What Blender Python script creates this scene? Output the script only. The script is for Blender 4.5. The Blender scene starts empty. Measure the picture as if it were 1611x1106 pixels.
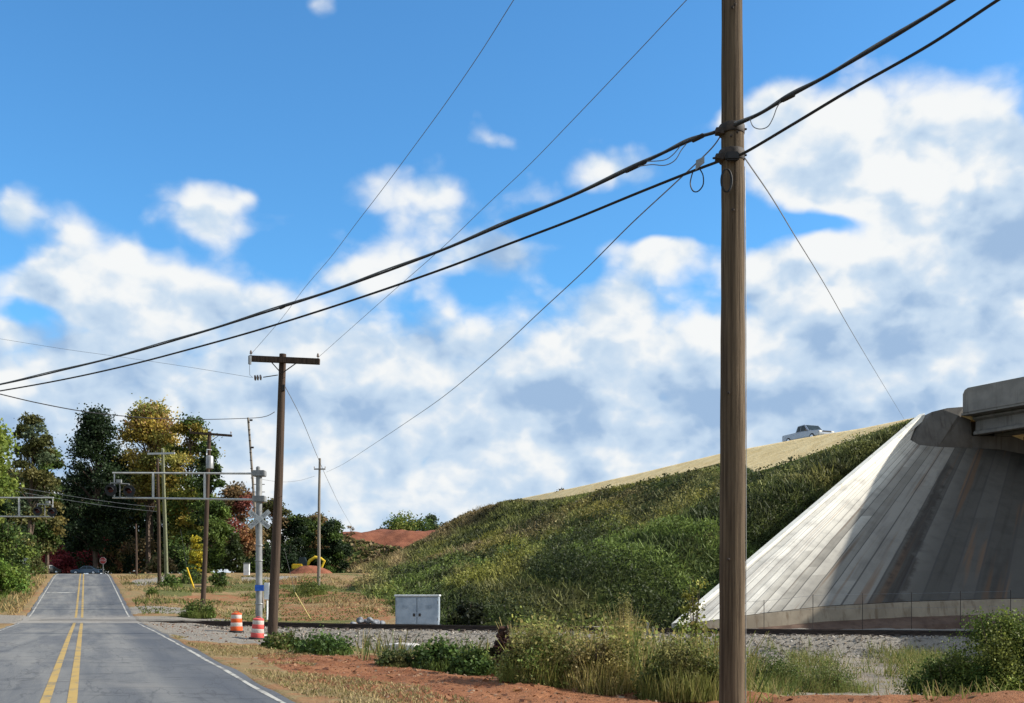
import bpy, bmesh, math, random
import numpy as np
from mathutils import Vector, Matrix, noise as mnoise

random.seed(7)
rng = np.random.default_rng(11)
scene = bpy.context.scene
COL = scene.collection
R = math.radians

# ------------------------------------------------------------------ camera
F, CU, HV, CZ = 1700.0, 805.5, 932.0, 1.5      # focal (px of the 1611 wide photo), centre column, horizon row, eye height
cam = bpy.data.cameras.new('camera')
cam.sensor_width = 36.0
cam.lens = 36.0 * F / 1611.0
cam.shift_y = (HV - 553.0) / 1611.0
cam.clip_start = 0.1
cam.clip_end = 9000.0
cam_o = bpy.data.objects.new('camera', cam)
cam_o.location = (0, 0, CZ)
cam_o.rotation_euler = (R(90), 0, 0)
COL.objects.link(cam_o)
scene.camera = cam_o

# ------------------------------------------------------------------ light
SKY_TINT = (.66, 1.37, 1.86)
SUN_EL = R(31.0)
SUN_DIR = Vector((math.cos(SUN_EL) * 0.999, math.cos(SUN_EL) * 0.02, math.sin(SUN_EL))).normalized()
sl = bpy.data.lights.new('sun', 'SUN')
sl.energy = 5.0
sl.angle = R(0.55)
sl.color = (1.0, 0.95, 0.87)
so = bpy.data.objects.new('sun', sl)
so.rotation_euler = SUN_DIR.to_track_quat('Z', 'Y').to_euler()
so.location = (60, -10, 60)
COL.objects.link(so)

scene.view_settings.view_transform = 'Standard'
scene.view_settings.look = 'None'
EXPO = 0.7
scene.view_settings.exposure = EXPO
scene.view_settings.gamma = 1.0
scene.cycles.max_bounces = 5
scene.cycles.diffuse_bounces = 3
scene.cycles.glossy_bounces = 2
scene.cycles.transmission_bounces = 3

# ------------------------------------------------------------------ sky (world): clear-sky model + procedural cumulus
class NT:
    def __init__(s, tree): s.t = tree; s.n = tree.nodes; s.l = tree.links
    def new(s, typ, **kw):
        n = s.n.new(typ)
        for k, v in kw.items(): setattr(n, k, v)
        return n
    def put(s, sock, val):
        if isinstance(val, bpy.types.NodeSocket): s.l.new(val, sock)
        elif val is not None: sock.default_value = val
    def m(s, op, a, b=None, c=None, clamp=False):
        n = s.new('ShaderNodeMath', operation=op, use_clamp=clamp)
        s.put(n.inputs[0], a)
        if b is not None: s.put(n.inputs[1], b)
        if c is not None: s.put(n.inputs[2], c)
        return n.outputs[0]
    def ramp(s, x, a, b, lo=0.0, hi=1.0, smooth=True):
        n = s.new('ShaderNodeMapRange')
        n.interpolation_type = 'SMOOTHSTEP' if smooth else 'LINEAR'
        s.put(n.inputs[0], x)
        for i, v in zip((1, 2, 3, 4), (a, b, lo, hi)): s.put(n.inputs[i], v)
        return n.outputs[0]
    def mix(s, f, a, b, blend='MIX'):
        n = s.new('ShaderNodeMix', data_type='RGBA', blend_type=blend)
        s.put(n.inputs[0], f)
        for i, v in ((6, a), (7, b)):
            if isinstance(v, bpy.types.NodeSocket): s.l.new(v, n.inputs[i])
            else: n.inputs[i].default_value = (v[0], v[1], v[2], 1)
        return n.outputs[2]
    def noise(s, vec, scale, detail=4, rough=0.55, dist=0.0, dim='3D'):
        n = s.new('ShaderNodeTexNoise')
        n.noise_dimensions = dim
        if vec is not None: s.l.new(vec, n.inputs['Vector'])
        n.inputs['Scale'].default_value = scale
        n.inputs['Detail'].default_value = detail
        n.inputs['Roughness'].default_value = rough
        n.inputs['Distortion'].default_value = dist
        return n.outputs['Fac']
    def mapping(s, vec, scale=(1, 1, 1), loc=(0, 0, 0), rot=(0, 0, 0)):
        n = s.new('ShaderNodeMapping')
        s.l.new(vec, n.inputs[0])
        n.inputs[1].default_value = loc
        n.inputs[2].default_value = rot
        n.inputs[3].default_value = scale
        return n.outputs[0]

def azel(u, v):
    a = math.atan((u - CU) / F)
    e = math.atan((HV - v) / F * math.cos(a))
    return a, e

# cloud masses: bearing and elevation of each, size and thickness
CLOUDS = [(508, 14, 34, 24, .75), (775, 215, 50, 20, .50), (30, 332, 40, 36, 1.0), (325, 340, 76, 50, 1.15), (395, 306, 34, 14, .5),
          (655, 312, 86, 56, .92), (120, 362, 32, 40, .65), (196, 388, 36, 32, .7), (255, 455, 190, 40, 1.1),
          (110, 430, 90, 34, .7), (590, 425, 120, 42, 1.1), (775, 395, 95, 50, 1.1), (968, 268, 68, 34, 1.05), (1132, 196, 30, 22, .8),
          (1225, 190, 60, 46, 1.15), (1420, 235, 170, 88, 1.8), (1590, 258, 60, 44, .9), (1560, 350, 150, 80, 1.2), (1330, 300, 120, 40, .9),
          (1050, 402, 90, 34, 1.15), (965, 470, 120, 44, .9), (1270, 432, 115, 46, 1.5), (1480, 470, 180, 80, 1.1)]
HOLES = [(40, 492, 80, 22, .7), (470, 385, 60, 26, .4), (880, 350, 110, 26, .5), (905, 425, 50, 20, .5), (1075, 345, 130, 24, .8), (1270, 355, 90, 15, .8), (740, 455, 50, 20, .3), (480, 400, 60, 26, .4)]
DARK = [(870, 630, 130, 40, 1.1), (270, 600, 150, 50, 1.0), (1480, 400, 140, 40, .12), (1180, 615, 130, 40, .9), (680, 505, 90, 40, .4),
        (1090, 500, 60, 40, .45), (1380, 545, 150, 50, .4), (560, 640, 120, 40, .5), (100, 650, 110, 40, .7), (1400, 640, 160, 24, .5), (960, 690, 190, 22, .6), (330, 500, 120, 30, .3), (1280, 430, 130, 55, -.9), (1450, 330, 170, 70, -.6), (1400, 200, 170, 50, -.4), (260, 440, 160, 40, -.5), (1050, 400, 80, 40, -.4), (620, 400, 90, 40, -.4)]

world = bpy.data.worlds.new('World')
scene.world = world
world.use_nodes = True
w = NT(world.node_tree)
w.n.clear()

grp = bpy.data.node_groups.new('cloud_density', 'ShaderNodeTree')
grp.interface.new_socket('Dir', in_out='INPUT', socket_type='NodeSocketVector')
grp.interface.new_socket('Mass', in_out='OUTPUT', socket_type='NodeSocketFloat')
grp.interface.new_socket('Fine', in_out='OUTPUT', socket_type='NodeSocketFloat')
grp.interface.new_socket('Base', in_out='OUTPUT', socket_type='NodeSocketFloat')
g = NT(grp)
gi = g.new('NodeGroupInput'); go = g.new('NodeGroupOutput')
sep = g.new('ShaderNodeSeparateXYZ'); g.l.new(gi.outputs[0], sep.inputs[0])
az = g.m('ARCTAN2', sep.outputs[0], sep.outputs[1])
el = g.m('ARCSINE', sep.outputs[2])
# let the outlines wander
nz = g.new('ShaderNodeTexNoise'); nz.inputs['Scale'].default_value = 11; nz.inputs['Detail'].default_value = 3
g.l.new(gi.outputs[0], nz.inputs['Vector'])
sc_ = g.new('ShaderNodeSeparateColor'); g.l.new(nz.outputs['Color'], sc_.inputs[0])
azw = g.m('ADD', az, g.m('MULTIPLY', g.m('SUBTRACT', sc_.outputs[0], .5), .05))
elw = g.m('ADD', el, g.m('MULTIPLY', g.m('SUBTRACT', sc_.outputs[1], .5), .04))
def blobs(lst):
    tot = None
    for (u, v, ru, rv, wt) in lst:
        a, e = azel(u, v)
        da = g.m('MULTIPLY', g.m('SUBTRACT', azw, a), F / ru)
        de = g.m('MULTIPLY', g.m('SUBTRACT', elw, e), F / rv)
        d2 = g.m('ADD', g.m('MULTIPLY', da, da), g.m('MULTIPLY', de, de))
        ex = g.m('MULTIPLY', g.m('POWER', 2.718, g.m('MULTIPLY', d2, -1.0)), wt)
        tot = ex if tot is None else g.m('ADD', tot, ex)
    return tot
mass = g.m('SUBTRACT', blobs(CLOUDS), blobs(HOLES))
bank = g.ramp(elw, azel(800, 560)[1], azel(800, 440)[1], 1.15, 0.0)
side = g.ramp(g.m('ABSOLUTE', az), .52, .8, 0.0, .85)            # scattered cumulus outside the view as well
mass = g.m('ADD', g.m('ADD', mass, bank), side)
g.l.new(mass, go.inputs[0])
g.l.new(blobs(DARK), go.inputs[2])

# puffs: fractal noise plus rounded cells
pg = bpy.data.node_groups.new('cloud_puffs', 'ShaderNodeTree')
pg.interface.new_socket('Dir', in_out='INPUT', socket_type='NodeSocketVector')
pg.interface.new_socket('Puff', in_out='OUTPUT', socket_type='NodeSocketFloat')
h = NT(pg); hi = h.new('NodeGroupInput'); ho = h.new('NodeGroupOutput')
vec = h.mapping(hi.outputs[0], (1, 1, 1.35))
nz = h.new('ShaderNodeTexNoise'); nz.inputs['Scale'].default_value = 22; nz.inputs['Detail'].default_value = 3; h.l.new(vec, nz.inputs['Vector'])
wv = h.new('ShaderNodeVectorMath', operation='MULTIPLY_ADD')
h.l.new(nz.outputs['Color'], wv.inputs[0]); wv.inputs[1].default_value = (.030, .030, .030); h.l.new(vec, wv.inputs[2])
def cells(scale):
    vo = h.new('ShaderNodeTexVoronoi', feature='F1'); vo.inputs['Scale'].default_value = scale
    h.l.new(wv.outputs[0], vo.inputs['Vector'])
    return h.m('SUBTRACT', .45, vo.outputs['Distance'])
f1 = h.noise(wv.outputs[0], 9.0, 8, .56)
puff = h.m('MULTIPLY', h.m('SUBTRACT', f1, .5), 1.15)
puff = h.m('ADD', puff, h.m('MULTIPLY', cells(8.5), .62))
puff = h.m('ADD', puff, h.m('MULTIPLY', cells(17), .44))
puff = h.m('ADD', puff, h.m('MULTIPLY', cells(36), .24))
puff = h.m('ADD', puff, h.m('MULTIPLY', cells(80), .10))
h.l.new(puff, ho.inputs[0])

tc = w.new('ShaderNodeTexCoord')
nrm = w.new('ShaderNodeVectorMath', operation='NORMALIZE'); w.l.new(tc.outputs['Generated'], nrm.inputs[0])
def use(grp_, vec):
    n = w.new('ShaderNodeGroup'); n.node_tree = grp_
    w.l.new(vec, n.inputs[0]); return n
c0 = use(grp, nrm.outputs[0])
p0 = use(pg, nrm.outputs[0])
off = w.new('ShaderNodeVectorMath', operation='ADD'); w.l.new(nrm.outputs[0], off.inputs[0])
off.inputs[1].default_value = (.012, 0, .022)
p1_ = use(pg, off.outputs[0])
dens = w.m('ADD', c0.outputs[0], p0.outputs[0])
alpha = w.ramp(dens, .28, .92)
alpha = w.m('MULTIPLY', alpha, w.ramp(dens, .2, 1.0, .75, 1.0))
rel = w.m('SUBTRACT', p0.outputs[0], p1_.outputs[0])
lightv = w.m('ADD', w.m('MULTIPLY', rel, 1.25), w.ramp(dens, .55, 1.7, .70, .38))
lightv = w.m('SUBTRACT', lightv, w.m('MULTIPLY', c0.outputs[2], .42))
big = w.noise(nrm.outputs[0], 6.0, 2, .5)
lightv = w.m('ADD', lightv, w.m('MULTIPLY', w.m('SUBTRACT', big, .5), .8), clamp=True)
ccol = w.mix(w.ramp(lightv, .02, .48), (.36, .52, .75), (.60, .74, .90))
ccol = w.mix(w.ramp(lightv, .40, .84), ccol, (.95, .97, .975))
sky = w.new('ShaderNodeTexSky', sky_type='NISHITA', sun_disc=False)
sky.sun_elevation = SUN_EL
sky.sun_rotation = math.atan2(SUN_DIR.x, SUN_DIR.y)
sky.air_density = 1.0; sky.dust_density = .4; sky.ozone_density = 1.0
SKY_STRENGTH = 0.12 / 2 ** EXPO
skyc = w.mix(1.0, sky.outputs[0], SKY_TINT, 'MULTIPLY')
cs = w.new('ShaderNodeVectorMath', operation='SCALE'); w.l.new(ccol, cs.inputs[0]); cs.inputs['Scale'].default_value = .97 / 2 ** EXPO / SKY_STRENGTH
tot = w.mix(alpha, skyc, cs.outputs[0])
bg = w.new('ShaderNodeBackground'); w.l.new(tot, bg.inputs[0]); bg.inputs[1].default_value = SKY_STRENGTH
ow = w.new('ShaderNodeOutputWorld'); w.l.new(bg.outputs[0], ow.inputs[0])
world.cycles.sampling_method = 'MANUAL'
world.cycles.sample_map_resolution = 256

# ------------------------------------------------------------------ helpers
def at(u, v, D):
    return Vector(((u - CU) / F * D, D, CZ + (HV - v) / F * D))

def smooth(a, b, x):
    t = np.clip((x - a) / (b - a), 0, 1); return t * t * (3 - 2 * t)

def vnoise(x, y, seed=0):
    xi = np.floor(x).astype(np.int64); yi = np.floor(y).astype(np.int64)
    xf = x - xi; yf = y - yi
    def h(a, b):
        n = (a * 374761393 + b * 668265263 + seed * 974711) & 0xffffffff
        n = ((n ^ (n >> 13)) * 1274126177) & 0xffffffff
        return ((n ^ (n >> 16)) & 0xffff) / 65535.0
    sx = xf * xf * (3 - 2 * xf); sy = yf * yf * (3 - 2 * yf)
    return (h(xi, yi) * (1 - sx) + h(xi + 1, yi) * sx) * (1 - sy) + (h(xi, yi + 1) * (1 - sx) + h(xi + 1, yi + 1) * sx) * sy
def fbm(x, y, o=4, seed=0):
    s = 0; a = .5; t = 0
    for i in range(o):
        s = s + a * vnoise(x, y, seed + i); t += a; a *= .5; x = x * 2.03 + 5.1; y = y * 2.03 + 1.7
    return s / t

ROOT_AT = {}
class MB:
    """collects faces; build() links them as ONE mesh object"""
    def __init__(s): s.v = []; s.f = []; s.c = []
    def add(s, vs, fs, col=None):
        o = len(s.v); s.v += [tuple(p) for p in vs]
        for f in fs: s.f.append([i + o for i in f]); s.c.append(col)
    def box(s, c, size, rot=None, col=None):
        c = Vector(c); hx, hy, hz = (d / 2 for d in size)
        vs = [Vector((x, y, z)) for x in (-hx, hx) for y in (-hy, hy) for z in (-hz, hz)]
        if rot is not None: vs = [rot @ p for p in vs]
        s.add([c + p for p in vs], [(0, 1, 3, 2), (4, 6, 7, 5), (0, 4, 5, 1), (2, 3, 7, 6), (0, 2, 6, 4), (1, 5, 7, 3)], col)
    def tube(s, pts, r, seg=8, caps=True, col=None):
        pts = [Vector(p) for p in pts]; n = len(pts)
        rs = r if isinstance(r, (list, tuple)) else [r] * n
        t0 = (pts[1] - pts[0]).normalized()
        up = Vector((0, 0, 1)) if abs(t0.z) < .9 else Vector((1, 0, 0))
        a = t0.cross(up).normalized()
        vs = []
        for i, p in enumerate(pts):
            t = (pts[min(i + 1, n - 1)] - pts[max(i - 1, 0)]).normalized()
            a = (a - t * a.dot(t)).normalized(); b = t.cross(a)
            for k in range(seg):
                th = 2 * math.pi * k / seg
                vs.append(p + (a * math.cos(th) + b * math.sin(th)) * rs[i])
        fs = [(i * seg + k, i * seg + (k + 1) % seg, (i + 1) * seg + (k + 1) % seg, (i + 1) * seg + k) for i in range(n - 1) for k in range(seg)]
        if caps: fs += [tuple(range(seg - 1, -1, -1)), tuple((n - 1) * seg + k for k in range(seg))]
        s.add(vs, fs, col)
    def lathe(s, c, prof, seg=20, axis=None, col=None):
        c = Vector(c); q = Vector((0, 0, 1)).rotation_difference(Vector(axis).normalized()) if axis is not None else None
        vs = []
        for (r, z) in prof:
            for k in range(seg):
                p = Vector((r * math.cos(2 * math.pi * k / seg), r * math.sin(2 * math.pi * k / seg), z))
                vs.append(c + (q @ p if q else p))
        n = len(prof)
        fs = [(i * seg + k, i * seg + (k + 1) % seg, (i + 1) * seg + (k + 1) % seg, (i + 1) * seg + k) for i in range(n - 1) for k in range(seg)]
        fs += [tuple(range(seg - 1, -1, -1)), tuple((n - 1) * seg + k for k in range(seg))]
        s.add(vs, fs, col)
    def prism(s, poly, d, col=None):
        """polygon extruded by vector d"""
        n = len(poly); poly = [Vector(p) for p in poly]; d = Vector(d)
        s.add(poly + [p + d for p in poly], [tuple(range(n)), tuple(range(2 * n - 1, n - 1, -1))] + [(i, i + n, (i + 1) % n + n, (i + 1) % n) for i in range(n)], col)
    def build(s, name, mat, parent=None, local=False, smooth_=False, bevel=0):
        off = Vector((0, 0, 0))
        if parent is not None and not local:
            off = parent.location.copy() if parent.parent is None else ROOT_AT[parent.name].copy()
        me = bpy.data.meshes.new(name)
        me.from_pydata([tuple(Vector(p) - off) for p in s.v], [], s.f)
        if any(c is not None for c in s.c):
            at_ = me.attributes.new('col', 'FLOAT_COLOR', 'FACE')
            at_.data.foreach_set('color', np.array([(*(c or (1, 1, 1)), 1) for c in s.c], dtype=np.float32).ravel())
        bm = bmesh.new(); bm.from_mesh(me)
        bmesh.ops.recalc_face_normals(bm, faces=bm.faces)
        if bevel:
            bmesh.ops.bevel(bm, geom=[e for e in bm.edges if len(e.link_faces) == 2 and e.calc_face_angle(0) > .6], offset=bevel, segments=2, affect='EDGES', clamp_overlap=True)
        bm.to_mesh(me); bm.free()
        if smooth_:
            me.polygons.foreach_set('use_smooth', [True] * len(me.polygons))
            try: me.set_sharp_from_angle(angle=R(40))
            except Exception: pass
        me.materials.append(mat)
        o = bpy.data.objects.new(name, me); COL.objects.link(o)
        if parent is not None:
            o.parent = parent
            ROOT_AT[o.name] = off.copy()
        return o

def np_mesh(name, verts, quads, cols, mat, parent=None, off=None):
    """fast mesh of quads with one colour per face"""
    me = bpy.data.meshes.new(name)
    verts = np.asarray(verts, dtype=np.float32)
    if off is not None: verts = verts - np.array(off, dtype=np.float32)
    nq = len(quads)
    me.vertices.add(len(verts)); me.vertices.foreach_set('co', verts.ravel())
    me.loops.add(nq * 4); me.loops.foreach_set('vertex_index', np.asarray(quads, dtype=np.int32).ravel())
    me.polygons.add(nq); me.polygons.foreach_set('loop_start', np.arange(0, nq * 4, 4, dtype=np.int32))
    if cols is not None:
        a = me.attributes.new('col', 'FLOAT_COLOR', 'FACE')
        a.data.foreach_set('color', np.concatenate([cols, np.ones((nq, 1))], 1).astype(np.float32).ravel())
    me.update(calc_edges=True); me.validate()
    me.materials.append(mat)
    o = bpy.data.objects.new(name, me); COL.objects.link(o)
    if parent is not None: o.parent = parent
    return o

def tag(o, label, cat, group=None):
    o['label'] = label; o['category'] = cat
    if group: o['group'] = group
    return o
def thing(name, label, cat, loc, group=None, rz=0):
    o = bpy.data.objects.new(name, None); COL.objects.link(o)
    o.empty_display_size = .3
    o.location = loc; o.rotation_euler = (0, 0, rz)
    return tag(o, label, cat, group)
def structure(o, kind='structure'):
    o['kind'] = kind; return o
def copy_tree(o, parent=None):
    c = o.copy(); COL.objects.link(c)
    if parent is not None: c.parent = parent
    for ch in list(o.children): copy_tree(ch, c)
    return c

# ------------------------------------------------------------------ materials
def new_mat(name):
    m = bpy.data.materials.new(name); m.use_nodes = True
    t = NT(m.node_tree); b = m.node_tree.nodes['Principled BSDF']
    return m, t, b
def world_pos(t):
    return t.new('ShaderNodeNewGeometry').outputs['Position']
def set_bump(t, b, h, strength=.4, dist=.05):
    n = t.new('ShaderNodeBump'); n.inputs['Strength'].default_value = strength; n.inputs['Distance'].default_value = dist
    t.l.new(h, n.inputs['Height']); t.l.new(n.outputs[0], b.inputs['Normal'])
def mottled(name, c1, c2, scale=3, rough=.8, stretch=(1, 1, 1), bump=.2, bdist=.02, metal=0, spec=.3, lo=.35, hi=.65, detail=6):
    m, t, b = new_mat(name)
    p = t.new('ShaderNodeTexCoord').outputs['Object']
    v = t.mapping(p, stretch)
    n = t.noise(v, scale, detail, .6)
    t.l.new(t.mix(t.ramp(n, lo, hi), c1, c2), b.inputs['Base Color'])
    b.inputs['Roughness'].default_value = rough; b.inputs['Metallic'].default_value = metal
    b.inputs['Specular IOR Level'].default_value = spec
    if bump: set_bump(t, b, t.noise(v, scale * 4, 5, .6), bump, bdist)
    return m
def leafy(name, transl=.35, rough=.6):
    m, t, b = new_mat(name)
    a = t.new('ShaderNodeAttribute', attribute_name='col')
    t.l.new(a.outputs['Color'], b.inputs['Base Color'])
    b.inputs['Roughness'].default_value = rough; b.inputs['Specular IOR Level'].default_value = .2
    tr = t.new('ShaderNodeBsdfTranslucent'); t.l.new(a.outputs['Color'], tr.inputs[0])
    mx = t.new('ShaderNodeMixShader'); mx.inputs[0].default_value = transl
    t.l.new(b.outputs[0], mx.inputs[1]); t.l.new(tr.outputs[0], mx.inputs[2])
    t.l.new(mx.outputs[0], t.n['Material Output'].inputs['Surface'])
    return m

M = {}
M['leaf'] = leafy('leaf')
M['grass'] = leafy('grass_blade', .25, .8)
M['bark'] = mottled('bark', (.05, .035, .025), (.14, .10, .075), 4, .95, (3, 3, .5), .6)
def pole_wood(name, c1, c2, c3):
    m, t, b = new_mat(name)
    p = t.new('ShaderNodeTexCoord').outputs['Object']
    n1 = t.noise(t.mapping(p, (14, 14, .35)), 1.6, 7, .65)
    n2 = t.noise(t.mapping(p, (1, 1, .5)), 2.0, 3, .5)
    n3 = t.noise(t.mapping(p, (40, 40, .8)), 1.5, 5, .7)
    c = t.mix(t.ramp(n1, .3, .7), c1, c2)
    c = t.mix(t.m('MULTIPLY', t.ramp(n2, .5, .75), .7), c, c3)
    c = t.mix(t.m('MULTIPLY', t.ramp(n3, .60, .68), .75), c, (.012, .009, .007))
    t.l.new(c, b.inputs['Base Color']); b.inputs['Roughness'].default_value = .92
    b.inputs['Specular IOR Level'].default_value = .15
    set_bump(t, b, t.m('ADD', n1, n3), .6, .02)
    return m
M['pole'] = pole_wood('weathered_pole_wood', (.045, .032, .021), (.150, .110, .070), (.10, .074, .047))
M['pole_dark'] = pole_wood('dark_pole_wood', (.035, .024, .018), (.09, .062, .045), (.06, .045, .03))
M['pole_green'] = pole_wood('greenish_pole_wood', (.13, .14, .085), (.27, .28, .18), (.2, .2, .12))
M['pole_grey'] = pole_wood('grey_pole_wood', (.13, .11, .09), (.26, .23, .19), (.2, .17, .13))
M['cable'] = mottled('cable_black', (.010, .010, .011), (.022, .021, .020), 8, .6, bump=0)
M['wire'] = mottled('wire_grey', (.13, .14, .15), (.20, .21, .22), 8, .5, bump=0)
M['wire_pale'] = mottled('guy_wire', (.20, .20, .20), (.30, .30, .30), 8, .4, bump=0, metal=.3)
M['iron'] = mottled('dark_iron', (.02, .017, .015), (.06, .045, .035), 12, .7, bump=.1)
M['galv'] = mottled('galvanised_steel', (.17, .175, .175), (.29, .29, .28), 3, .45, (1, 1, .4), .05, .005, .35)
M['alu'] = mottled('aluminium_pipe', (.34, .34, .32), (.47, .47, .445), 5, .4, bump=.03, metal=.3)
M['black'] = mottled('black_enamel', (.008, .008, .009), (.02, .02, .02), 6, .55, bump=0)
M['lens'] = mottled('red_lens', (.030, .004, .004), (.05, .006, .005), 30, .25, bump=.1)
M['white_paint'] = mottled('white_paint', (.62, .63, .62), (.78, .78, .76), 3, .5, bump=.05)
M['grey_white'] = mottled('faded_white_board', (.36, .375, .375), (.50, .51, .50), 6, .55, bump=.05)
M['letter'] = mottled('black_lettering', (.10, .10, .10), (.16, .16, .16), 6, .6, bump=0)
M['letter_w'] = mottled('white_lettering', (.40, .40, .40), (.50, .50, .50), 6, .6, bump=0)
M['blue'] = mottled('blue_sign_face', (.02, .10, .45), (.03, .14, .55), 6, .4, bump=0)
M['red'] = mottled('red_sign_face', (.22, .025, .025), (.30, .035, .03), 6, .4, bump=0)
M['sign_back'] = mottled('sign_back_metal', (.28, .30, .32), (.38, .40, .42), 4, .5, bump=0, metal=.3)
M['porcelain'] = mottled('insulator', (.16, .12, .10), (.24, .19, .16), 8, .3, bump=0)
M['orange'] = mottled('orange_plastic', (.58, .085, .022), (.68, .12, .03), 6, .5, bump=.05)
M['pinkred'] = mottled('faded_orange_plastic', (.52, .07, .06), (.62, .105, .09), 5, .55, bump=.05)
M['drumwhite'] = mottled('reflective_white_band', (.42, .38, .34), (.58, .53, .48), 5, .5, bump=.05)
M['rubber'] = mottled('black_rubber', (.012, .012, .012), (.03, .03, .03), 9, .85, bump=.1)
M['yellow'] = mottled('yellow_paint', (.62, .40, .02), (.72, .50, .04), 5, .5, bump=.05)
M['faded_yellow'] = mottled('faded_yellow_plastic', (.42, .34, .12), (.52, .43, .18), 5, .7, bump=.05)
M['cabinet'] = mottled('cabinet_paint', (.27, .32, .37), (.38, .43, .48), 1.4, .45, bump=.03)
M['rail'] = mottled('rail_steel', (.016, .012, .010), (.05, .034, .026), 3, .75, (.3, 8, 8), .1)
M['sleeper'] = mottled('sleeper_wood', (.04, .03, .025), (.10, .08, .065), 3, .95, bump=.5)
M['stone'] = mottled('pale_stone', (.07, .078, .088), (.22, .23, .245), 3, .9, bump=.4)
M['oldconc'] = mottled('old_concrete', (.36, .34, .31), (.60, .57, .53), 3, .9, bump=.4)
M['glass'] = mottled('car_glass', (.010, .018, .020), (.022, .034, .036), 1, .15, bump=0, spec=.3)
M['blue_car'] = mottled('dark_blue_car_paint', (.07, .12, .18), (.08, .135, .20), 1, .25, bump=0, spec=.6)
M['dark_car'] = mottled('dark_car_paint', (.03, .032, .03), (.045, .045, .04), 1, .3, bump=0, spec=.6)
M['truck'] = mottled('silver_blue_truck_paint', (.30, .36, .45), (.36, .42, .50), 1, .25, bump=0, metal=.25, spec=.6)
M['chrome'] = mottled('chrome', (.6, .6, .6), (.7, .7, .7), 3, .2, bump=0, metal=.8)
M['lampglass'] = mottled('headlamp_glass', (.6, .6, .58), (.75, .75, .72), 3, .15, bump=0, spec=.8)

# asphalt: rubbed wheel tracks, patches, cracks (laid out along the road)
ROAD_K = -0.395
def road_mat():
    m, t, b = new_mat('asphalt')
    p = world_pos(t)
    sp = t.new('ShaderNodeSeparateXYZ'); t.l.new(p, sp.inputs[0])
    q = t.m('SUBTRACT', sp.outputs[0], t.m('MULTIPLY_ADD', sp.outputs[1], ROAD_K, -.35))
    cb = t.new('ShaderNodeCombineXYZ'); t.l.new(q, cb.inputs[0]); t.l.new(sp.outputs[1], cb.inputs[1])
    rv = cb.outputs[0]
    streak = t.noise(t.mapping(rv, (1.1, .10, 1)), 1.0, 5, .6, .3)
    patch = t.noise(t.mapping(rv, (.35, .16, 1)), 1.0, 4, .55, .4)
    grain = t.noise(rv, 60, 4, .7)
    c = t.mix(t.ramp(streak, .30, .70), (.066, .072, .080), (.165, .162, .150))
    c = t.mix(t.m('MULTIPLY', t.ramp(patch, .50, .66), .6), c, (.19, .18, .16))
    c = t.mix(t.m('MULTIPLY', t.ramp(patch, .44, .34), .55), c, (.065, .070, .080))
    c = t.mix(t.m('MULTIPLY', t.ramp(grain, .45, .62), .45), c, (.24, .235, .225))
    # newer dark strip along the right edge, pale worn apron at the crossing
    c = t.mix(t.m('MULTIPLY', t.ramp(t.m('ADD', q, t.m('MULTIPLY', streak, .8)), 1.9, 2.5), .6), c, (.058, .065, .078))
    ap = t.m('MULTIPLY', t.ramp(sp.outputs[1], 54.5, 56.5), t.ramp(sp.outputs[1], 68, 62))
    c = t.mix(t.m('MULTIPLY', ap, t.ramp(patch, .3, .6, .45, .85)), c, (.26, .235, .20))
    jn = t.noise(t.mapping(rv, (.10, .55, 1)), 1.0, 5, .6)
    c = t.mix(t.m('MULTIPLY', t.ramp(t.m('ABSOLUTE', t.m('SUBTRACT', jn, .5)), .007, .002), .55), c, (.035, .036, .04))
    jn2 = t.noise(t.mapping(rv, (.5, .08, 1), (4.2, 7.7, 0)), 1.0, 5, .6)
    c = t.mix(t.m('MULTIPLY', t.ramp(t.m('ABSOLUTE', t.m('SUBTRACT', jn2, .5)), .006, .002), .4), c, (.045, .046, .05))
    # transverse cracks
    vo = t.new('ShaderNodeTexVoronoi', feature='DISTANCE_TO_EDGE'); vo.inputs['Scale'].default_value = 1
    wob = t.new('ShaderNodeVectorMath', operation='ADD')
    nn = t.new('ShaderNodeTexNoise'); nn.inputs['Scale'].default_value = .9; t.l.new(rv, nn.inputs['Vector'])
    t.l.new(t.mapping(rv, (.13, .10, 1)), wob.inputs[0])
    sc = t.new('ShaderNodeVectorMath', operation='SCALE'); t.l.new(nn.outputs['Color'], sc.inputs[0]); sc.inputs['Scale'].default_value = .12
    t.l.new(sc.outputs[0], wob.inputs[1]); t.l.new(wob.outputs[0], vo.inputs['Vector'])
    c = t.mix(t.m('MULTIPLY', t.ramp(vo.outputs['Distance'], .008, .002), .3), c, (.05, .05, .052))
    t.l.new(c, b.inputs['Base Color']); b.inputs['Roughness'].default_value = .85
    b.inputs['Specular IOR Level'].default_value = .25
    set_bump(t, b, grain, .35, .01)
    return m
M['road'] = road_mat()
def worn_paint(name, c1, c2, bare, wear=.5):
    m, t, b = new_mat(name)
    p = world_pos(t)
    n = t.noise(t.mapping(p, (1, .5, 1)), 2.2, 7, .7)
    c = t.mix(t.noise(p, 1, 4, .6), c1, c2)
    c = t.mix(t.ramp(n, wear, wear + .12), c, bare)
    t.l.new(c, b.inputs['Base Color']); b.inputs['Roughness'].default_value = .7
    return m
M['yline'] = worn_paint('yellow_road_paint', (.33, .205, .04), (.40, .27, .075), (.19, .155, .09), .50)
M['wline'] = worn_paint('white_road_paint', (.34, .32, .27), (.46, .44, .38), (.16, .15, .13), .47)

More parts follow.
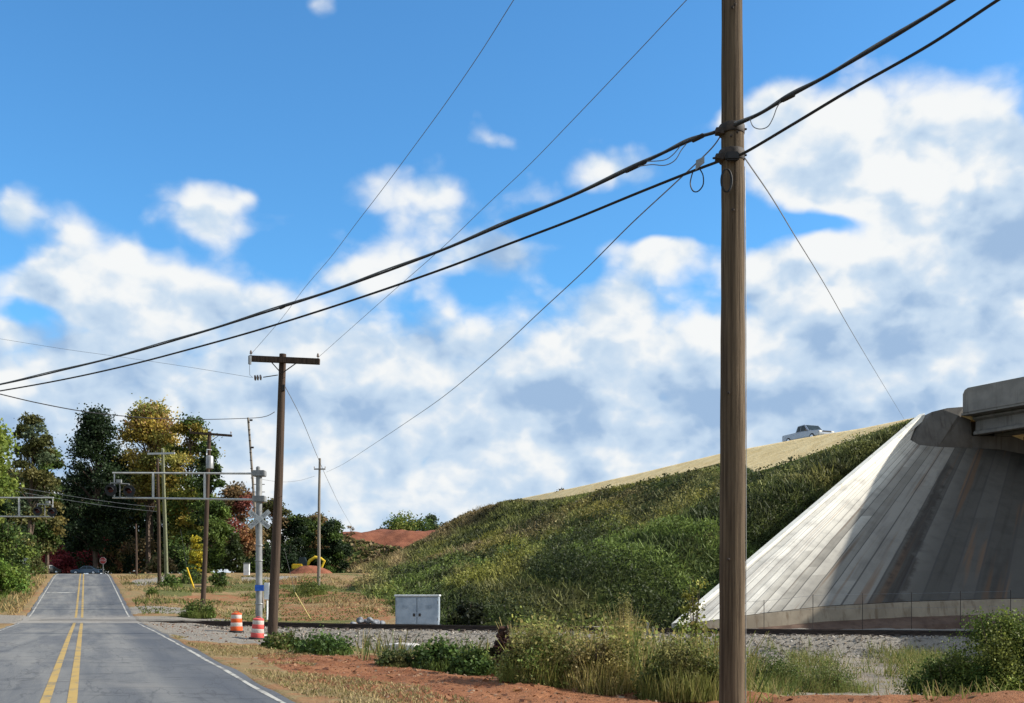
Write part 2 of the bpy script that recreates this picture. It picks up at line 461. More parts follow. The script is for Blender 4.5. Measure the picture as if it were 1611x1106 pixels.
def ground_mat():
    m, t, b = new_mat('verge_ground')
    p = world_pos(t)
    a = t.new('ShaderNodeAttribute', attribute_name='mask')
    sc = t.new('ShaderNodeSeparateColor'); t.l.new(a.outputs['Color'], sc.inputs[0])
    n_big = t.noise(p, .25, 5, .6); n_mid = t.noise(p, 1.3, 6, .65, .3); n_fine = t.noise(p, 9, 5, .7); n_grit = t.noise(p, 35, 3, .7)
    tan = t.mix(t.ramp(n_mid, .3, .7), (.20, .145, .065), (.33, .255, .13))
    tan = t.mix(t.m('MULTIPLY', t.ramp(n_fine, .5, .72), .6), tan, (.42, .34, .19))
    tan = t.mix(t.m('MULTIPLY', t.ramp(n_grit, .48, .64), .55), tan, (.11, .075, .035))
    grn = t.mix(t.ramp(n_fine, .3, .7), (.06, .07, .02), (.15, .145, .05))
    soil = t.mix(t.ramp(n_mid, .3, .7), (.19, .075, .035), (.30, .135, .065))
    soil = t.mix(t.m('MULTIPLY', t.ramp(n_fine, .55, .75), .6), soil, (.38, .21, .12))
    soil = t.mix(t.m('MULTIPLY', t.ramp(n_grit, .50, .66), .5), soil, (.10, .04, .02))
    grav = t.mix(t.ramp(n_grit, .3, .7), (.13, .115, .095), (.32, .29, .245))
    grav = t.mix(t.m('MULTIPLY', t.ramp(n_mid, .5, .75), .5), grav, (.24, .20, .155))
    def edge(ch, k=.5):
        wv = t.m('ADD', ch, t.m('MULTIPLY', t.m('SUBTRACT', t.m('ADD', n_mid, n_fine), 1.0), k))
        return t.ramp(wv, .38, .62)
    c = t.mix(t.m('MULTIPLY', t.ramp(t.m('ADD', n_big, t.m('MULTIPLY', n_mid, .5)), .80, .98), .6), tan, grn)
    c = t.mix(t.m('MULTIPLY', t.ramp(t.m('SUBTRACT', n_mid, t.m('MULTIPLY', n_big, .4)), .24, .40), .70), c, soil)
    c = t.mix(edge(sc.outputs[0], 1.0), c, grn)
    c = t.mix(edge(sc.outputs[1], .9), c, soil)
    c = t.mix(edge(sc.outputs[2], .5), c, grav)
    t.l.new(c, b.inputs['Base Color']); b.inputs['Roughness'].default_value = .95; b.inputs['Specular IOR Level'].default_value = .1
    set_bump(t, b, t.m('ADD', n_fine, t.m('MULTIPLY', n_grit, .6)), .7, .08)
    return m
M['ground'] = ground_mat()

def bank_mat():
    m, t, b = new_mat('embankment_ground')
    p = world_pos(t)
    a = t.new('ShaderNodeAttribute', attribute_name='mask')
    sc = t.new('ShaderNodeSeparateColor'); t.l.new(a.outputs['Color'], sc.inputs[0])
    n_big = t.noise(p, .12, 5, .6); n_mid = t.noise(p, .7, 6, .65, .3); n_fine = t.noise(p, 4, 5, .7)
    grn = t.mix(t.ramp(n_mid, .3, .7), (.030, .045, .012), (.085, .105, .025))
    grn = t.mix(t.m('MULTIPLY', t.ramp(n_big, .5, .7), .6), grn, (.10, .075, .035))
    straw = t.mix(t.ramp(n_mid, .3, .7), (.66, .48, .22), (.82, .64, .34))
    straw = t.mix(t.m('MULTIPLY', t.ramp(n_fine, .56, .72), .5), straw, (.34, .23, .12))
    red = t.mix(t.ramp(n_mid, .3, .7), (.15, .055, .032), (.235, .092, .052))
    w1 = t.m('ADD', sc.outputs[0], t.m('MULTIPLY', t.m('SUBTRACT', t.m('ADD', n_mid, n_fine), 1.0), .35))
    c = t.mix(t.ramp(w1, .42, .58), grn, straw)
    w2 = t.m('ADD', sc.outputs[1], t.m('MULTIPLY', t.m('SUBTRACT', t.m('ADD', n_mid, n_fine), 1.0), .5))
    c = t.mix(t.ramp(w2, .42, .58), c, red)
    t.l.new(c, b.inputs['Base Color']); b.inputs['Roughness'].default_value = .95; b.inputs['Specular IOR Level'].default_value = .1
    set_bump(t, b, t.m('ADD', n_mid, n_fine), .6, .12)
    return m
M['bank'] = bank_mat()

def concrete_slope_mat(npan):
    m, t, b = new_mat('slope_concrete')
    uv = t.new('ShaderNodeUVMap', uv_map='UVMap').outputs[0]
    sp = t.new('ShaderNodeSeparateXYZ'); t.l.new(uv, sp.inputs[0])
    s = t.m('MULTIPLY', sp.outputs[0], npan)
    fr = t.m('FRACT', s); fl = t.m('FLOOR', s)
    wn = t.new('ShaderNodeTexWhiteNoise'); wn.noise_dimensions = '1D'; t.l.new(fl, wn.inputs['W'])
    row = t.m('FLOOR', t.m('MULTIPLY_ADD', sp.outputs[1], 3.0, wn.outputs['Value']))
    wn2 = t.new('ShaderNodeTexWhiteNoise'); wn2.noise_dimensions = '2D'
    cb = t.new('ShaderNodeCombineXYZ'); t.l.new(fl, cb.inputs[0]); t.l.new(row, cb.inputs[1]); t.l.new(cb.outputs[0], wn2.inputs['Vector'])
    p = world_pos(t)
    n1 = t.noise(t.mapping(uv, (60, 2.2, 1)), 1.0, 6, .6)         # streaks running down the slope
    n2 = t.noise(p, .8, 6, .62); n3 = t.noise(p, 6, 5, .65)
    n4 = t.noise(t.mapping(uv, (18, 1.2, 1), (3.3, 1.7, 0)), 1.0, 4, .55)
    tone = t.m('ADD', t.m('MULTIPLY', wn.outputs['Value'], .5), t.m('MULTIPLY', wn2.outputs['Value'], .5))
    c = t.mix(tone, (.48, .45, .385), (.82, .77, .66))
    c = t.mix(t.m('MULTIPLY', t.ramp(n2, .42, .72), .5), c, (.30, .285, .25))
    c = t.mix(t.m('MULTIPLY', t.ramp(n1, .54, .72), .55), c, (.26, .235, .20))
    c = t.mix(t.m('MULTIPLY', t.ramp(n4, .60, .74), .65), c, (.34, .22, .12))      # rusty clay run-off
    c = t.mix(t.m('MULTIPLY', t.ramp(n3, .55, .7), .25), c, (.70, .68, .62))
    c = t.mix(t.m('MULTIPLY', t.ramp(t.m('ADD', sp.outputs[0], t.m('MULTIPLY', t.m('SUBTRACT', tone, .5), .2)), .24, .40), .68), c, (.062, .054, .043))  # bridge shade painted in along with staining: panels darken past the sunlit side
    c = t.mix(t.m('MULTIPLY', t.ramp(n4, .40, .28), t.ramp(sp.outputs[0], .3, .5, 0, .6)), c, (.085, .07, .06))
    c = t.mix(t.m('MULTIPLY', t.ramp(t.m('ADD', sp.outputs[0], t.m('MULTIPLY', t.m('SUBTRACT', wn.outputs['Value'], .5), .12)), .42, .60), .75), c, (.028, .025, .021))  # deeper painted shade on the right-hand panels beneath the deck
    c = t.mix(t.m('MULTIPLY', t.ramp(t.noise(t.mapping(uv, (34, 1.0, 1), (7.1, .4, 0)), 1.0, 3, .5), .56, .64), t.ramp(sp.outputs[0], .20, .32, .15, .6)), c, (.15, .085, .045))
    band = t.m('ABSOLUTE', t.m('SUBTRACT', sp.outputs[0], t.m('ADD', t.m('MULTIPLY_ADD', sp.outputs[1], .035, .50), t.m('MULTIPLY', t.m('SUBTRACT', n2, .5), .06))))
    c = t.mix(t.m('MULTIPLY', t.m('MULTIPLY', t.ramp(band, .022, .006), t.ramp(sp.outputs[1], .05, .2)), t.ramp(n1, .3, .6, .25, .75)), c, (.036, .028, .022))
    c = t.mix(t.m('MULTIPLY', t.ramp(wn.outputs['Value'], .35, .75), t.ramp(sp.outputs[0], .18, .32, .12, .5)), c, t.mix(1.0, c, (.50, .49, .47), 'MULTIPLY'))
    edge = t.m('MINIMUM', fr, t.m('SUBTRACT', 1.0, fr))
    c = t.mix(t.m('MULTIPLY', t.ramp(edge, .06, .02), .8), c, (.055, .05, .045))
    t.l.new(c, b.inputs['Base Color']); b.inputs['Roughness'].default_value = .9; b.inputs['Specular IOR Level'].default_value = .2
    set_bump(t, b, n3, .3, .02)
    return m
NPAN = 26
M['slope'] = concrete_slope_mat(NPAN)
def conc(name, c1, c2, c3, amt=.6):
    m, t, b = new_mat(name)
    p = world_pos(t)
    n1 = t.noise(p, .9, 6, .6); n2 = t.noise(t.mapping(p, (3, 3, .25)), 1.0, 6, .62); n3 = t.noise(p, 12, 4, .7)
    c = t.mix(t.ramp(n1, .3, .7), c1, c2)
    c = t.mix(t.m('MULTIPLY', t.ramp(n2, .5, .7), amt), c, c3)
    t.l.new(c, b.inputs['Base Color']); b.inputs['Roughness'].default_value = .88; b.inputs['Specular IOR Level'].default_value = .2
    set_bump(t, b, n3, .25, .01)
    return m
M['conc'] = conc('bridge_concrete', (.17, .163, .15), (.235, .225, .205), (.12, .11, .097))
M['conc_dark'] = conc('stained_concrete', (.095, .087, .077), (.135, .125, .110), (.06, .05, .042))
M['conc_pale'] = conc('pale_kerb_concrete', (.62, .60, .53), (.72, .70, .62), (.44, .38, .29), .5)
M['conc_tan'] = conc('toe_concrete', (.22, .18, .13), (.31, .26, .19), (.13, .09, .055), .7)

# ------------------------------------------------------------------ terrain
def zr(y):
    y = np.asarray(y, dtype=float); s = 0
    for k in (-4, -2, 0, 2, 4):
        s = s + np.interp(y + k, [-100, 40, 58, 66, 75, 120, 135, 180, 260, 4000], [0, 0, -.1, .08, .65, 3.35, 3.85, 4.35, 4.6, 4.6])
    return s / 5
def xc(y): return -.35 + ROAD_K * np.asarray(y, dtype=float)
def trackd(x, y): return (np.asarray(y, dtype=float) - (57 - .12 * np.asarray(x, dtype=float))) / 1.0072
def zrail(x): return np.interp(x, [-60, -28, -17, -10, 6.4, 25, 60], [-.12, -.075, -.075, -.2, -.37, -.48, -.6])
def gz(x, y, rough=True):
    x = np.asarray(x, dtype=float); y = np.asarray(y, dtype=float)
    q = x - xc(y); td = trackd(x, y)
    zn = zr(y) - .03 * np.clip(q - 3.2, 0, 12)
    c = .8 * (x + 2.6) + .6 * (y - 27)
    zn = zn - 1.15 * smooth(0, 7, c) * smooth(5, 14, q)
    zn = zn + .03 * np.clip(-q - 5, 0, 30)
    zn = zn + .50 * np.exp(-((x - 8.6) / 2.6) ** 2 - ((y - 16.6) / 1.9) ** 2)
    zf = zr(y) - .45 * smooth(5, 14, q) * (1 - smooth(85, 130, y)) + .03 * np.clip(-q - 5, 0, 30)
    k = smooth(-1.5, 1.5, td)
    nat = zn * (1 - k) + zf * k
    near_road = 1 - smooth(3.5, 8, np.abs(q))
    top = zrail(x) - .24
    ball = np.where(np.abs(td) < 14, top - np.clip(np.abs(td) - 2.3, 0, 14) / 1.7, -50)
    z = np.maximum(nat, ball)
    if rough:
        amp = smooth(3.4, 6, np.abs(q))
        z = z + amp * ((fbm(x * .7, y * .7, 4, 3) - .5) * .22 + (fbm(x * .08, y * .08, 3, 9) - .5) * .5 * smooth(5, 25, np.abs(q)) * smooth(8, 25, np.abs(td)))
    if rough: z = z + smooth(3.4, 4.6, np.abs(q)) * (1 - smooth(38, 46, y)) * ((fbm(x * 2.4, y * 2.4, 3, 77) - .5) * .10 + (fbm(x * .9, y * .9, 2, 79) - .5) * .10)
    wr = 1 - smooth(3.0, 3.35, np.abs(q))
    return z * (1 - wr) + (zr(y) - .10) * wr
def gp(x, y): return Vector((x, y, float(gz(x, y))))
def hit(u, v):
    """ground point seen at photo pixel u, v"""
    D = np.linspace(9, 420, 6000)
    X = (u - CU) / F * D; Z = CZ + (HV - v) / F * D
    h = gz(X, D)
    i = int(np.argmax(Z <= h)) if np.any(Z <= h) else len(D) - 1
    return Vector((X[i], D[i], h[i]))
def in_poly(x, y, poly):
    r = np.zeros(x.shape, bool); n = len(poly)
    for i in range(n):
        x1, y1 = poly[i][0], poly[i][1]; x2, y2 = poly[(i + 1) % n][0], poly[(i + 1) % n][1]
        if y1 == y2: continue
        r ^= ((y1 > y) != (y2 > y)) & (x < (x2 - x1) * (y - y1) / (y2 - y1) + x1)
    return r

PX = lambda pts: [hit(u, v) for u, v in pts]
SOIL = [PX([(395, 1034), (450, 1022), (640, 1042), (800, 1062), (960, 1082), (1130, 1100), (1330, 1118), (1330, 1170), (1000, 1165), (700, 1122), (560, 1090), (440, 1050)]),
        PX([(300, 968), (345, 962), (370, 974), (330, 982)]),
        PX([(432, 926), (540, 931), (618, 941), (600, 951), (500, 950), (432, 946)]),
        PX([(436, 910), (500, 910), (505, 918), (436, 921)]),
        [(1.5, 13), (14, 13), (14, 19), (6.6, 18.2), (4.0, 19.3), (2.6, 18)], PX([(262, 940), (330, 934), (400, 938), (380, 950), (300, 952)]), PX([(440, 950), (610, 955), (615, 976), (440, 976)])]
GRAV = [PX([(226, 990), (236, 978), (300, 979), (430, 984), (425, 1012), (372, 1012), (300, 1008), (255, 1002)]),
        PX([(196, 958), (230, 953), (330, 960), (325, 966), (235, 964), (205, 968)]),
        PX([(1185, 1040), (1440, 1040), (1440, 1084), (1300, 1090), (1200, 1080)]), PX([(380, 908), (470, 906), (475, 912), (380, 914)]), PX([(205, 914), (262, 905), (275, 918), (215, 922)])]
GREEN = [PX([(0, 932), (60, 908), (74, 908), (50, 936), (10, 962), (0, 965)]),
         PX([(225, 925), (300, 915), (300, 938), (230, 940)]), PX([(430, 917), (500, 917), (560, 930), (430, 930)]), PX([(330, 906), (420, 915), (420, 925), (330, 920)])]

def build_ground():
    a_f = np.radians(np.arange(-34, 34.001, .13)); a_b = np.radians(np.arange(34, 326.1, 4.0))[1:-1]
    ang = np.concatenate([a_f, a_b]); na = len(ang)
    r = np.concatenate([np.geomspace(1.0, 11, 14)[:-1], np.geomspace(11, 260, 330)[:-1], np.geomspace(260, 6000, 30)])
    A, Rr = np.meshgrid(ang, r); X = Rr * np.sin(A); Y = Rr * np.cos(A)
    Z = gz(X, Y)
    verts = np.stack([X.ravel(), Y.ravel(), Z.ravel()], 1)
    verts = np.concatenate([verts, [[0, 0, float(gz(0, 0)) - .02]]])
    i = np.arange(len(r) - 1)[:, None] * na; j = np.arange(na)[None, :]; j2 = (j + 1) % na
    quads = np.stack([i + j, i + na + j, i + na + j2, i + j2], -1).reshape(-1, 4)
    o = np_mesh('ground', verts, quads[:, ::-1], None, M['ground'])
    x, y = verts[:, 0], verts[:, 1]
    m = np.zeros((len(verts), 4), np.float32); m[:, 3] = 1
    for p in GREEN: m[in_poly(x, y, p), 0] = 1
    for k, p in enumerate(SOIL): m[in_poly(x, y, p), 1] = 1 if k in (0, 3, 4) else .52
    for p in GRAV: m[in_poly(x, y, p), 2] = 1
    td = trackd(x, y); q = x - xc(y)
    m[:, 2] = np.maximum(m[:, 2], 1 - smooth(4.3, 5.6, np.abs(td)))
    c = .8 * (x + 2.6) + .6 * (y - 27)
    m[(c > .8) & (q > 7) & (td < -4.5) & (x < 4.5), 0] = 1
    m[(c > 2.5) & (td < -4.5) & (x >= 4.5), 2] = .55
    m[(q < -7) , 0] = np.maximum(m[(q < -7), 0], .8)
    m[(np.abs(td) > 5) & (y > 62) & (q > 6) & (fbm(x * .12, y * .12, 3, 21) > .62), 0] = .6
    m[(y > 135), 0] = .7
    at_ = o.data.attributes.new('mask', 'FLOAT_COLOR', 'POINT'); at_.data.foreach_set('color', m.ravel())
    o.data.polygons.foreach_set('use_smooth', [True] * len(o.data.polygons))
    structure(o)
build_ground()

def strip(name, mat, q0, q1, y0, y1, dz, step=.75, wob=0):
    ys = np.arange(y0, y1 + step * .5, step); v = []; f = []
    for i, y in enumerate(ys):
        h = float(zr(y)) + dz
        w0 = (q0 + wob * (vnoise(np.array(y * .8), np.array(0.3), 2) - .5)) if wob else q0
        w1 = (q1 + wob * (vnoise(np.array(y * .8), np.array(9.3), 5) - .5)) if wob else q1
        v += [(float(xc(y)) + float(w0), y, h), (float(xc(y)) + float(w1), y, h)]
        if i: f.append((2 * i - 2, 2 * i - 1, 2 * i + 1, 2 * i))
    b = MB(); b.add(v, f); return structure(b.build(name, mat))
strip('road', M['road'], -3.2, 3.24, -12, 176, 0, .75, .16)
for qa, qb, n_ in ((-.27, -.13, 'centre_line'), (.10, .24, 'centre_line')):
    strip(n_, M['yline'], qa, qb, -10, 56.0, .004); strip(n_, M['yline'], qa, qb, 63, 172, .004)
strip('edge_line', M['wline'], 3.00, 3.08, -10, 56, .004, .75, .06); strip('edge_line', M['wline'], 2.92, 3.01, 64, 172, .004)
strip('edge_line', M['wline'], -3.06, -3.00, -10, 56, .004); strip('edge_line', M['wline'], -3.01, -2.92, 64, 172, .004)
strip('stop_line', M['wline'], -2.8, -.45, 88.5, 89.4, .004, .3); 
# the cross road at the top of the rise
b_ = MB(); v_ = []; f_ = []
for i, x in enumerate(np.arange(-150, 40, 4.0)):
    for yy in (174.0, 181.0):
        v_.append((x, yy, max(float(zr(yy)), float(gz(x, yy, False))) + .12))
    if i: f_.append((2 * i - 2, 2 * i, 2 * i + 1, 2 * i - 1))
b_.add(v_, f_); structure(b_.build('cross_road', M['road']))

# ------------------------------------------------------------------ railway
def rail_pt(x, td=0.0): return Vector((x, 57 - .12 * x + td * 1.0072, 0))
trk = thing('railway_track', 'single railway track on a grey ballast bed crossing the road', 'railway track', (0, 57, float(zrail(0)) - .2))
for s in (-.7175, .7175):
    b = MB(); prof = [(-.07, -.18), (.07, -.18), (.07, -.165), (.012, -.15), (.012, -.04), (.037, -.03), (.037, 0), (-.037, 0), (-.037, -.03), (-.012, -.04), (-.012, -.15), (-.07, -.165)]
    vs = []; fs = []; n = len(prof); xs = np.arange(-52, 52.1, 1.0)
    for i, x in enumerate(xs):
        for (a, h) in prof:
            p = rail_pt(x, s + a); vs.append((p.x, p.y, float(zrail(x)) + .02 + h * 1.3))
        if i:
            for k in range(n): fs.append(((i - 1) * n + k, (i - 1) * n + (k + 1) % n, i * n + (k + 1) % n, i * n + k))
    b.add(vs, fs); b.build('rail', M['rail'], trk)
for s in (-.7175, .7175):
    b = MB(); vs = []
    for i, x in enumerate(np.arange(-26.6, -18.0, .5)):
        for a_ in (-.11, .11):
            p = rail_pt(x, s + a_); vs.append((p.x, p.y, float(zr(p.y)) + .028))
        if i: pass
    n_ = len(vs) // 2; b.add(vs, [(2 * i, 2 * i + 1, 2 * i + 3, 2 * i + 2) for i in range(n_ - 1)]); b.build('flangeway', M['rubber'], trk)
rot = Matrix.Rotation(math.atan(-.12), 3, 'Z')
for k in range(98):
    x = -13.6 + k * .62
    b = MB(); p = rail_pt(x); b.box((p.x, p.y, float(zrail(x)) - .18 - .08 + .02), (.22, 2.5, .16), rot); b.build('sleeper', M['sleeper'], trk)

# ------------------------------------------------------------------ embankment of the new highway
CREST = [(1448, 655, 80), (1360, 673, 88.5), (1270, 688, 97), (1205, 700, 103.5), (1140, 712, 110), (1070, 729, 118), (1000, 746, 127), (900, 768, 142), (820, 784, 158), (770, 795, 170), (735, 813, 182), (702, 836, 194), (664, 866, 208), (610, 896, 228)]
CW = [at(*c) for c in CREST]
cs_ = np.array([[p.x, p.y, p.z] for p in CW])
cl_ = np.concatenate([[0], np.cumsum(np.linalg.norm(np.diff(cs_[:, :2], axis=0), axis=1))])
def crest(t): return np.array([np.interp(t, cl_, cs_[:, k]) for k in range(3)])
B0 = at(1060, 985, 60)
BD = np.array([B0.x - cs_[0, 0], B0.y - cs_[0, 1]]); BL = float(np.linalg.norm(BD)); BD = BD / BL
def tangent(t):
    a = crest(max(t - 4, 0)); b = crest(min(t + 4, cl_[-1])); d = (b - a)[:2]; return d / np.linalg.norm(d)
def perp(t):
    d = tangent(t); return np.array([-d[1], d[0]])
P0 = perp(0.0)
A_P = math.atan2(P0[1], P0[0]) % (2 * math.pi); A_B = math.atan2(BD[1], BD[0]) % (2 * math.pi)
TOE_PX = [(1064, 986), (1000, 986), (900, 986), (790, 986), (690, 984), (640, 972), (604, 954), (574, 938), (552, 922)]
TOE = [np.array(hit(u, v)) for u, v in TOE_PX]
TOE[0] = np.array(B0)
TOE += [np.array(at(556, 904, 160)), np.array(at(588, 891, 186)), np.array(at(606, 888, 204)), np.array(at(600, 893, 226)), np.array(at(560, 900, 262))]
def bank_dir(t):
    if t < 0:
        a = A_P + (A_B - A_P) * (-t); return np.array([math.cos(a), math.sin(a)])
    return perp(t)
def toe_hit(t):
    c = crest(max(t, 0)); d = bank_dir(t); best = None
    for p, q in zip(TOE[:-1], TOE[1:]):
        e = (q - p)[:2]; den = d[0] * -e[1] + e[0] * d[1]
        if abs(den) < 1e-9: continue
        w_ = p[:2] - c[:2]; s_ = (w_[0] * -e[1] + e[0] * w_[1]) / den; u_ = (d[0] * w_[1] - d[1] * w_[0]) / den
        if -.02 <= u_ <= 1.02 and s_ > 3 and (best is None or s_ < best[0]): best = (s_, p[2] + (q[2] - p[2]) * u_)
    return best
TG = np.concatenate([np.linspace(-1, 0, 24)[:-1], np.linspace(0, cl_[-1], 150)])
_th = [toe_hit(t) for t in TG]
_ok = [i for i, h_ in enumerate(_th) if h_]
TS = np.interp(TG, TG[_ok], [_th[i][0] for i in _ok]); TZ = np.interp(TG, TG[_ok], [_th[i][1] for i in _ok])
ker = np.ones(7) / 7
TS[23:] = np.convolve(np.pad(TS[23:], 3, mode='edge'), ker, 'valid'); TZ[23:] = np.convolve(np.pad(TZ[23:], 3, mode='edge'), ker, 'valid')
CRG = np.array([crest(max(t, 0)) for t in TG]); DRG = np.array([bank_dir(t) for t in TG])
def bank_xyz(t, k):
    """t along the crest (negative: round the corner), k from crest (0) to toe (1)"""
    c = np.stack([np.interp(t, TG, CRG[:, j]) for j in range(3)], -1); d = np.stack([np.interp(t, TG, DRG[:, j]) for j in range(2)], -1)
    S_toe = np.interp(t, TG, TS); Zt = np.interp(t, TG, TZ) - .15
    z = c[..., 2] + (Zt - c[..., 2]) * (k + .10 * np.sin(np.pi * np.clip(k, 0, 1)))
    z = np.where(k > 1, Zt - (k - 1) * 12, z)
    return np.stack([c[..., 0] + d[..., 0] * S_toe * k, c[..., 1] + d[..., 1] * S_toe * k, z], -1)
# lower limit of the straw matting
_tt, _kk = np.meshgrid(np.linspace(0, 150, 600), np.linspace(0, .5, 240)); _P = bank_xyz(_tt, _kk)
_U = CU + F * _P[..., 0] / _P[..., 1]; _W = HV - F * (_P[..., 2] - CZ) / _P[..., 1]
_st = []
for (u, v) in [(1441, 657), (1400, 671), (1360, 685), (1320, 699), (1280, 713), (1240, 727), (1215, 735), (1188, 742), (1176, 735), (1160, 720), (1140, 727), (1070, 745), (1000, 759), (940, 772), (900, 780), (850, 787), (822, 786)]:
    j = np.unravel_index(np.argmin((_U - u) ** 2 + (_W - v) ** 2), _U.shape); _st.append((_tt[j], _kk[j]))
_st.sort()
def straw_k(t):
    return np.interp(t, [0] + [a_ for a_, _ in _st] + [_st[-1][0] + 3], [.004] + [b_ for _, b_ in _st] + [-.02])
def bank_noise(x, y, t, k):
    m_ = np.clip((k - straw_k(np.maximum(t, 0))) * 7, 0, 1) * np.where(t > 0, 1, np.maximum(0, 1 + t)) * np.clip((1.12 - k) * 6, 0, 1)
    return ((fbm(x * .35, y * .35, 4, 31) - .5) * 1.1 + (fbm(x * .09, y * .09, 3, 37) - .5) * 1.4) * m_
ts = np.concatenate([np.linspace(-1, 0, 20)[:-1], np.linspace(0, cl_[-1], 230)])
K_ = np.concatenate([np.linspace(0, 1, 96), [1.03, 1.08]])
tt_, kk_ = np.meshgrid(ts, K_, indexing='ij')
V3 = bank_xyz(tt_, kk_); V3[..., 2] += bank_noise(V3[..., 0], V3[..., 1], tt_, kk_)
# the flat top behind the crest
BK = (-60, -22, -12, -6, -3, -1.5, -.6)
top_ = np.zeros((len(ts), len(BK), 3))
for i, t in enumerate(ts):
    c = crest(max(t, 0)); d = bank_dir(max(t, 0))
    for j, s_ in enumerate(BK):
        if t < 0: s_ = max(s_, -3) * (1 + t) - .05
        top_[i, j] = (c[0] + d[0] * s_, c[1] + d[1] * s_, c[2] + min(.3, -s_ * .08) - (0 if s_ > -22 else (-s_ - 22) * .5))
allv = np.concatenate([top_, V3], 1)
V = allv.reshape(-1, 3)
S_ = np.zeros(allv.shape[1])
st_ = 1 - smooth(-.012, .012, kk_ - straw_k(np.maximum(tt_, 0)))
st_ = np.where(tt_ < 0, 0, st_)
mask = np.zeros((len(ts), allv.shape[1], 4)); mask[..., 3] = 1; mask[:, len(BK):, 0] = st_; mask[:, :len(BK), 0] = .9
uu_ = np.interp(ts, cl_, [c[0] for c in CREST]); mask[uu_ < 812, :, 0] *= 0
mask = mask.reshape(-1, 4)
ns = len(S_); nt = len(ts)
Q = [(i * ns + j, i * ns + j + 1, (i + 1) * ns + j + 1, (i + 1) * ns + j) for i in range(nt - 1) for j in range(ns - 1)]
bank = np_mesh('embankment', np.array(V), np.array(Q), None, M['bank'])
at_ = bank.data.attributes.new('mask', 'FLOAT_COLOR', 'POINT'); at_.data.foreach_set('color', np.array(mask, np.float32).ravel())
bank.data.polygons.foreach_set('use_smooth', [True] * len(bank.data.polygons)); structure(bank)

# red clay stockpile beyond
def mound(name, cx, cy, rx, ry, h, base, seed, redlo, outline=None):
    n = 90; V = []; Q = []; mk = []
    for i in range(n + 1):
        for j in range(n + 1):
            a = -1 + 2 * i / n; b = -1 + 2 * j / n
            x = cx + a * rx; y = cy + b * ry
            k = float(np.interp(a, outline[0], outline[1])) if outline else 1 - smooth(.15, 1, abs(a))
            prof = k * (1 - smooth(.1, 1, abs(b)))
            e = (fbm(np.array(x * .16), np.array(y * .16), 5, seed) - .5) * 2.2 * min(1, prof * 3)
            V.append((x, y, base + h * prof + e)); f = float(fbm(np.array(x * .12), np.array(y * .12), 3, seed + 5))
            mk.append((0, 1.0 if a * 1.0 + (f - .5) * 1.1 + (prof - .85) * 2.2 > redlo else 0, 0, 1))
    Q = [(i * (n + 1) + j, (i + 1) * (n + 1) + j, (i + 1) * (n + 1) + j + 1, i * (n + 1) + j + 1) for i in range(n) for j in range(n)]
    o = np_mesh(name, np.array(V), np.array(Q), None, M['bank'])
    a_ = o.data.attributes.new('mask', 'FLOAT_COLOR', 'POINT'); a_.data.foreach_set('color', np.array(mk, np.float32).ravel())
    o.data.polygons.foreach_set('use_smooth', [True] * len(o.data.polygons)); structure(o)
    return o
MO = dict(cx=-25.0, cy=208.0, rx=24.0, ry=26.0, h=9.6, base=3.6)
OUTL = ([-1, -.75, -.52, -.33, -.1, .25, .6, 1], [.0, .34, .70, .97, 1.0, 1.0, .97, .3])
mound('dirt_stockpile', outline=OUTL, seed=51, redlo=-.22, **MO)
mound('soil_heap', at(486, 900, 138).x, 138, 3.8, 4.0, 1.15, 3.6, 61, -2)

# ------------------------------------------------------------------ concrete slope protection
T_ = [(1448, 655, 80), (1440, 672, 79.2), (1432, 692, 78.4), (1446, 700, 78.3), (1475, 703, 79), (1530, 705.5, 80.4), (1611, 708, 82), (1760, 712, 84), (1980, 716, 86)]
Bt = [(1060, 985, 60), (1110, 977, 59.6), (1172, 968, 59.6), (1225, 961.5, 59.9), (1300, 953, 60.4), (1430, 946, 61.2), (1560, 942, 62), (1760, 938.5, 62.6), (2050, 936, 62.8)]
PAR = [0, .10, .24, .34, .44, .56, .68, .82, 1.0]
TW = np.array([list(at(*p)) for p in T_]); BW = np.array([list(at(*p)) for p in Bt])
def tb(s): return np.array([np.interp(s, PAR, TW[:, k]) for k in range(3)]), np.array([np.interp(s, PAR, BW[:, k]) for k in range(3)])
sp_root = thing('slope_paving', 'pale concrete slope paving fanning down from the bridge end, part sunlit and part in shade', 'slope paving', tuple(B0))
nS, nV = 208, 30
me = bpy.data.meshes.new('paving'); vs = []; uvs = []
for i in range(nS + 1):
    s = i / nS; a, b = tb(s)
    for j in range(nV + 1):
        k = j / nV; p = a + (b - a) * k
        p[2] += (fbm(np.array(p[0] * .4), np.array(p[1] * .4), 3, 71) - .5) * .12 * min(1, k * 4) * min(1, (1 - k) * 6)
        vs.append(tuple(p - np.array(B0))); uvs.append((s, k))
fs = [(i * (nV + 1) + j, (i + 1) * (nV + 1) + j, (i + 1) * (nV + 1) + j + 1, i * (nV + 1) + j + 1) for i in range(nS) for j in range(nV)]
me.from_pydata(vs, [], [f[::-1] for f in fs])
ul = me.uv_layers.new(name='UVMap')
for lp in me.loops: ul.data[lp.index].uv = uvs[lp.vertex_index]
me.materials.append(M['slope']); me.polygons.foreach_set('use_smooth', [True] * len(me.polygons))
po = bpy.data.objects.new('paving', me); COL.objects.link(po); po.parent = sp_root
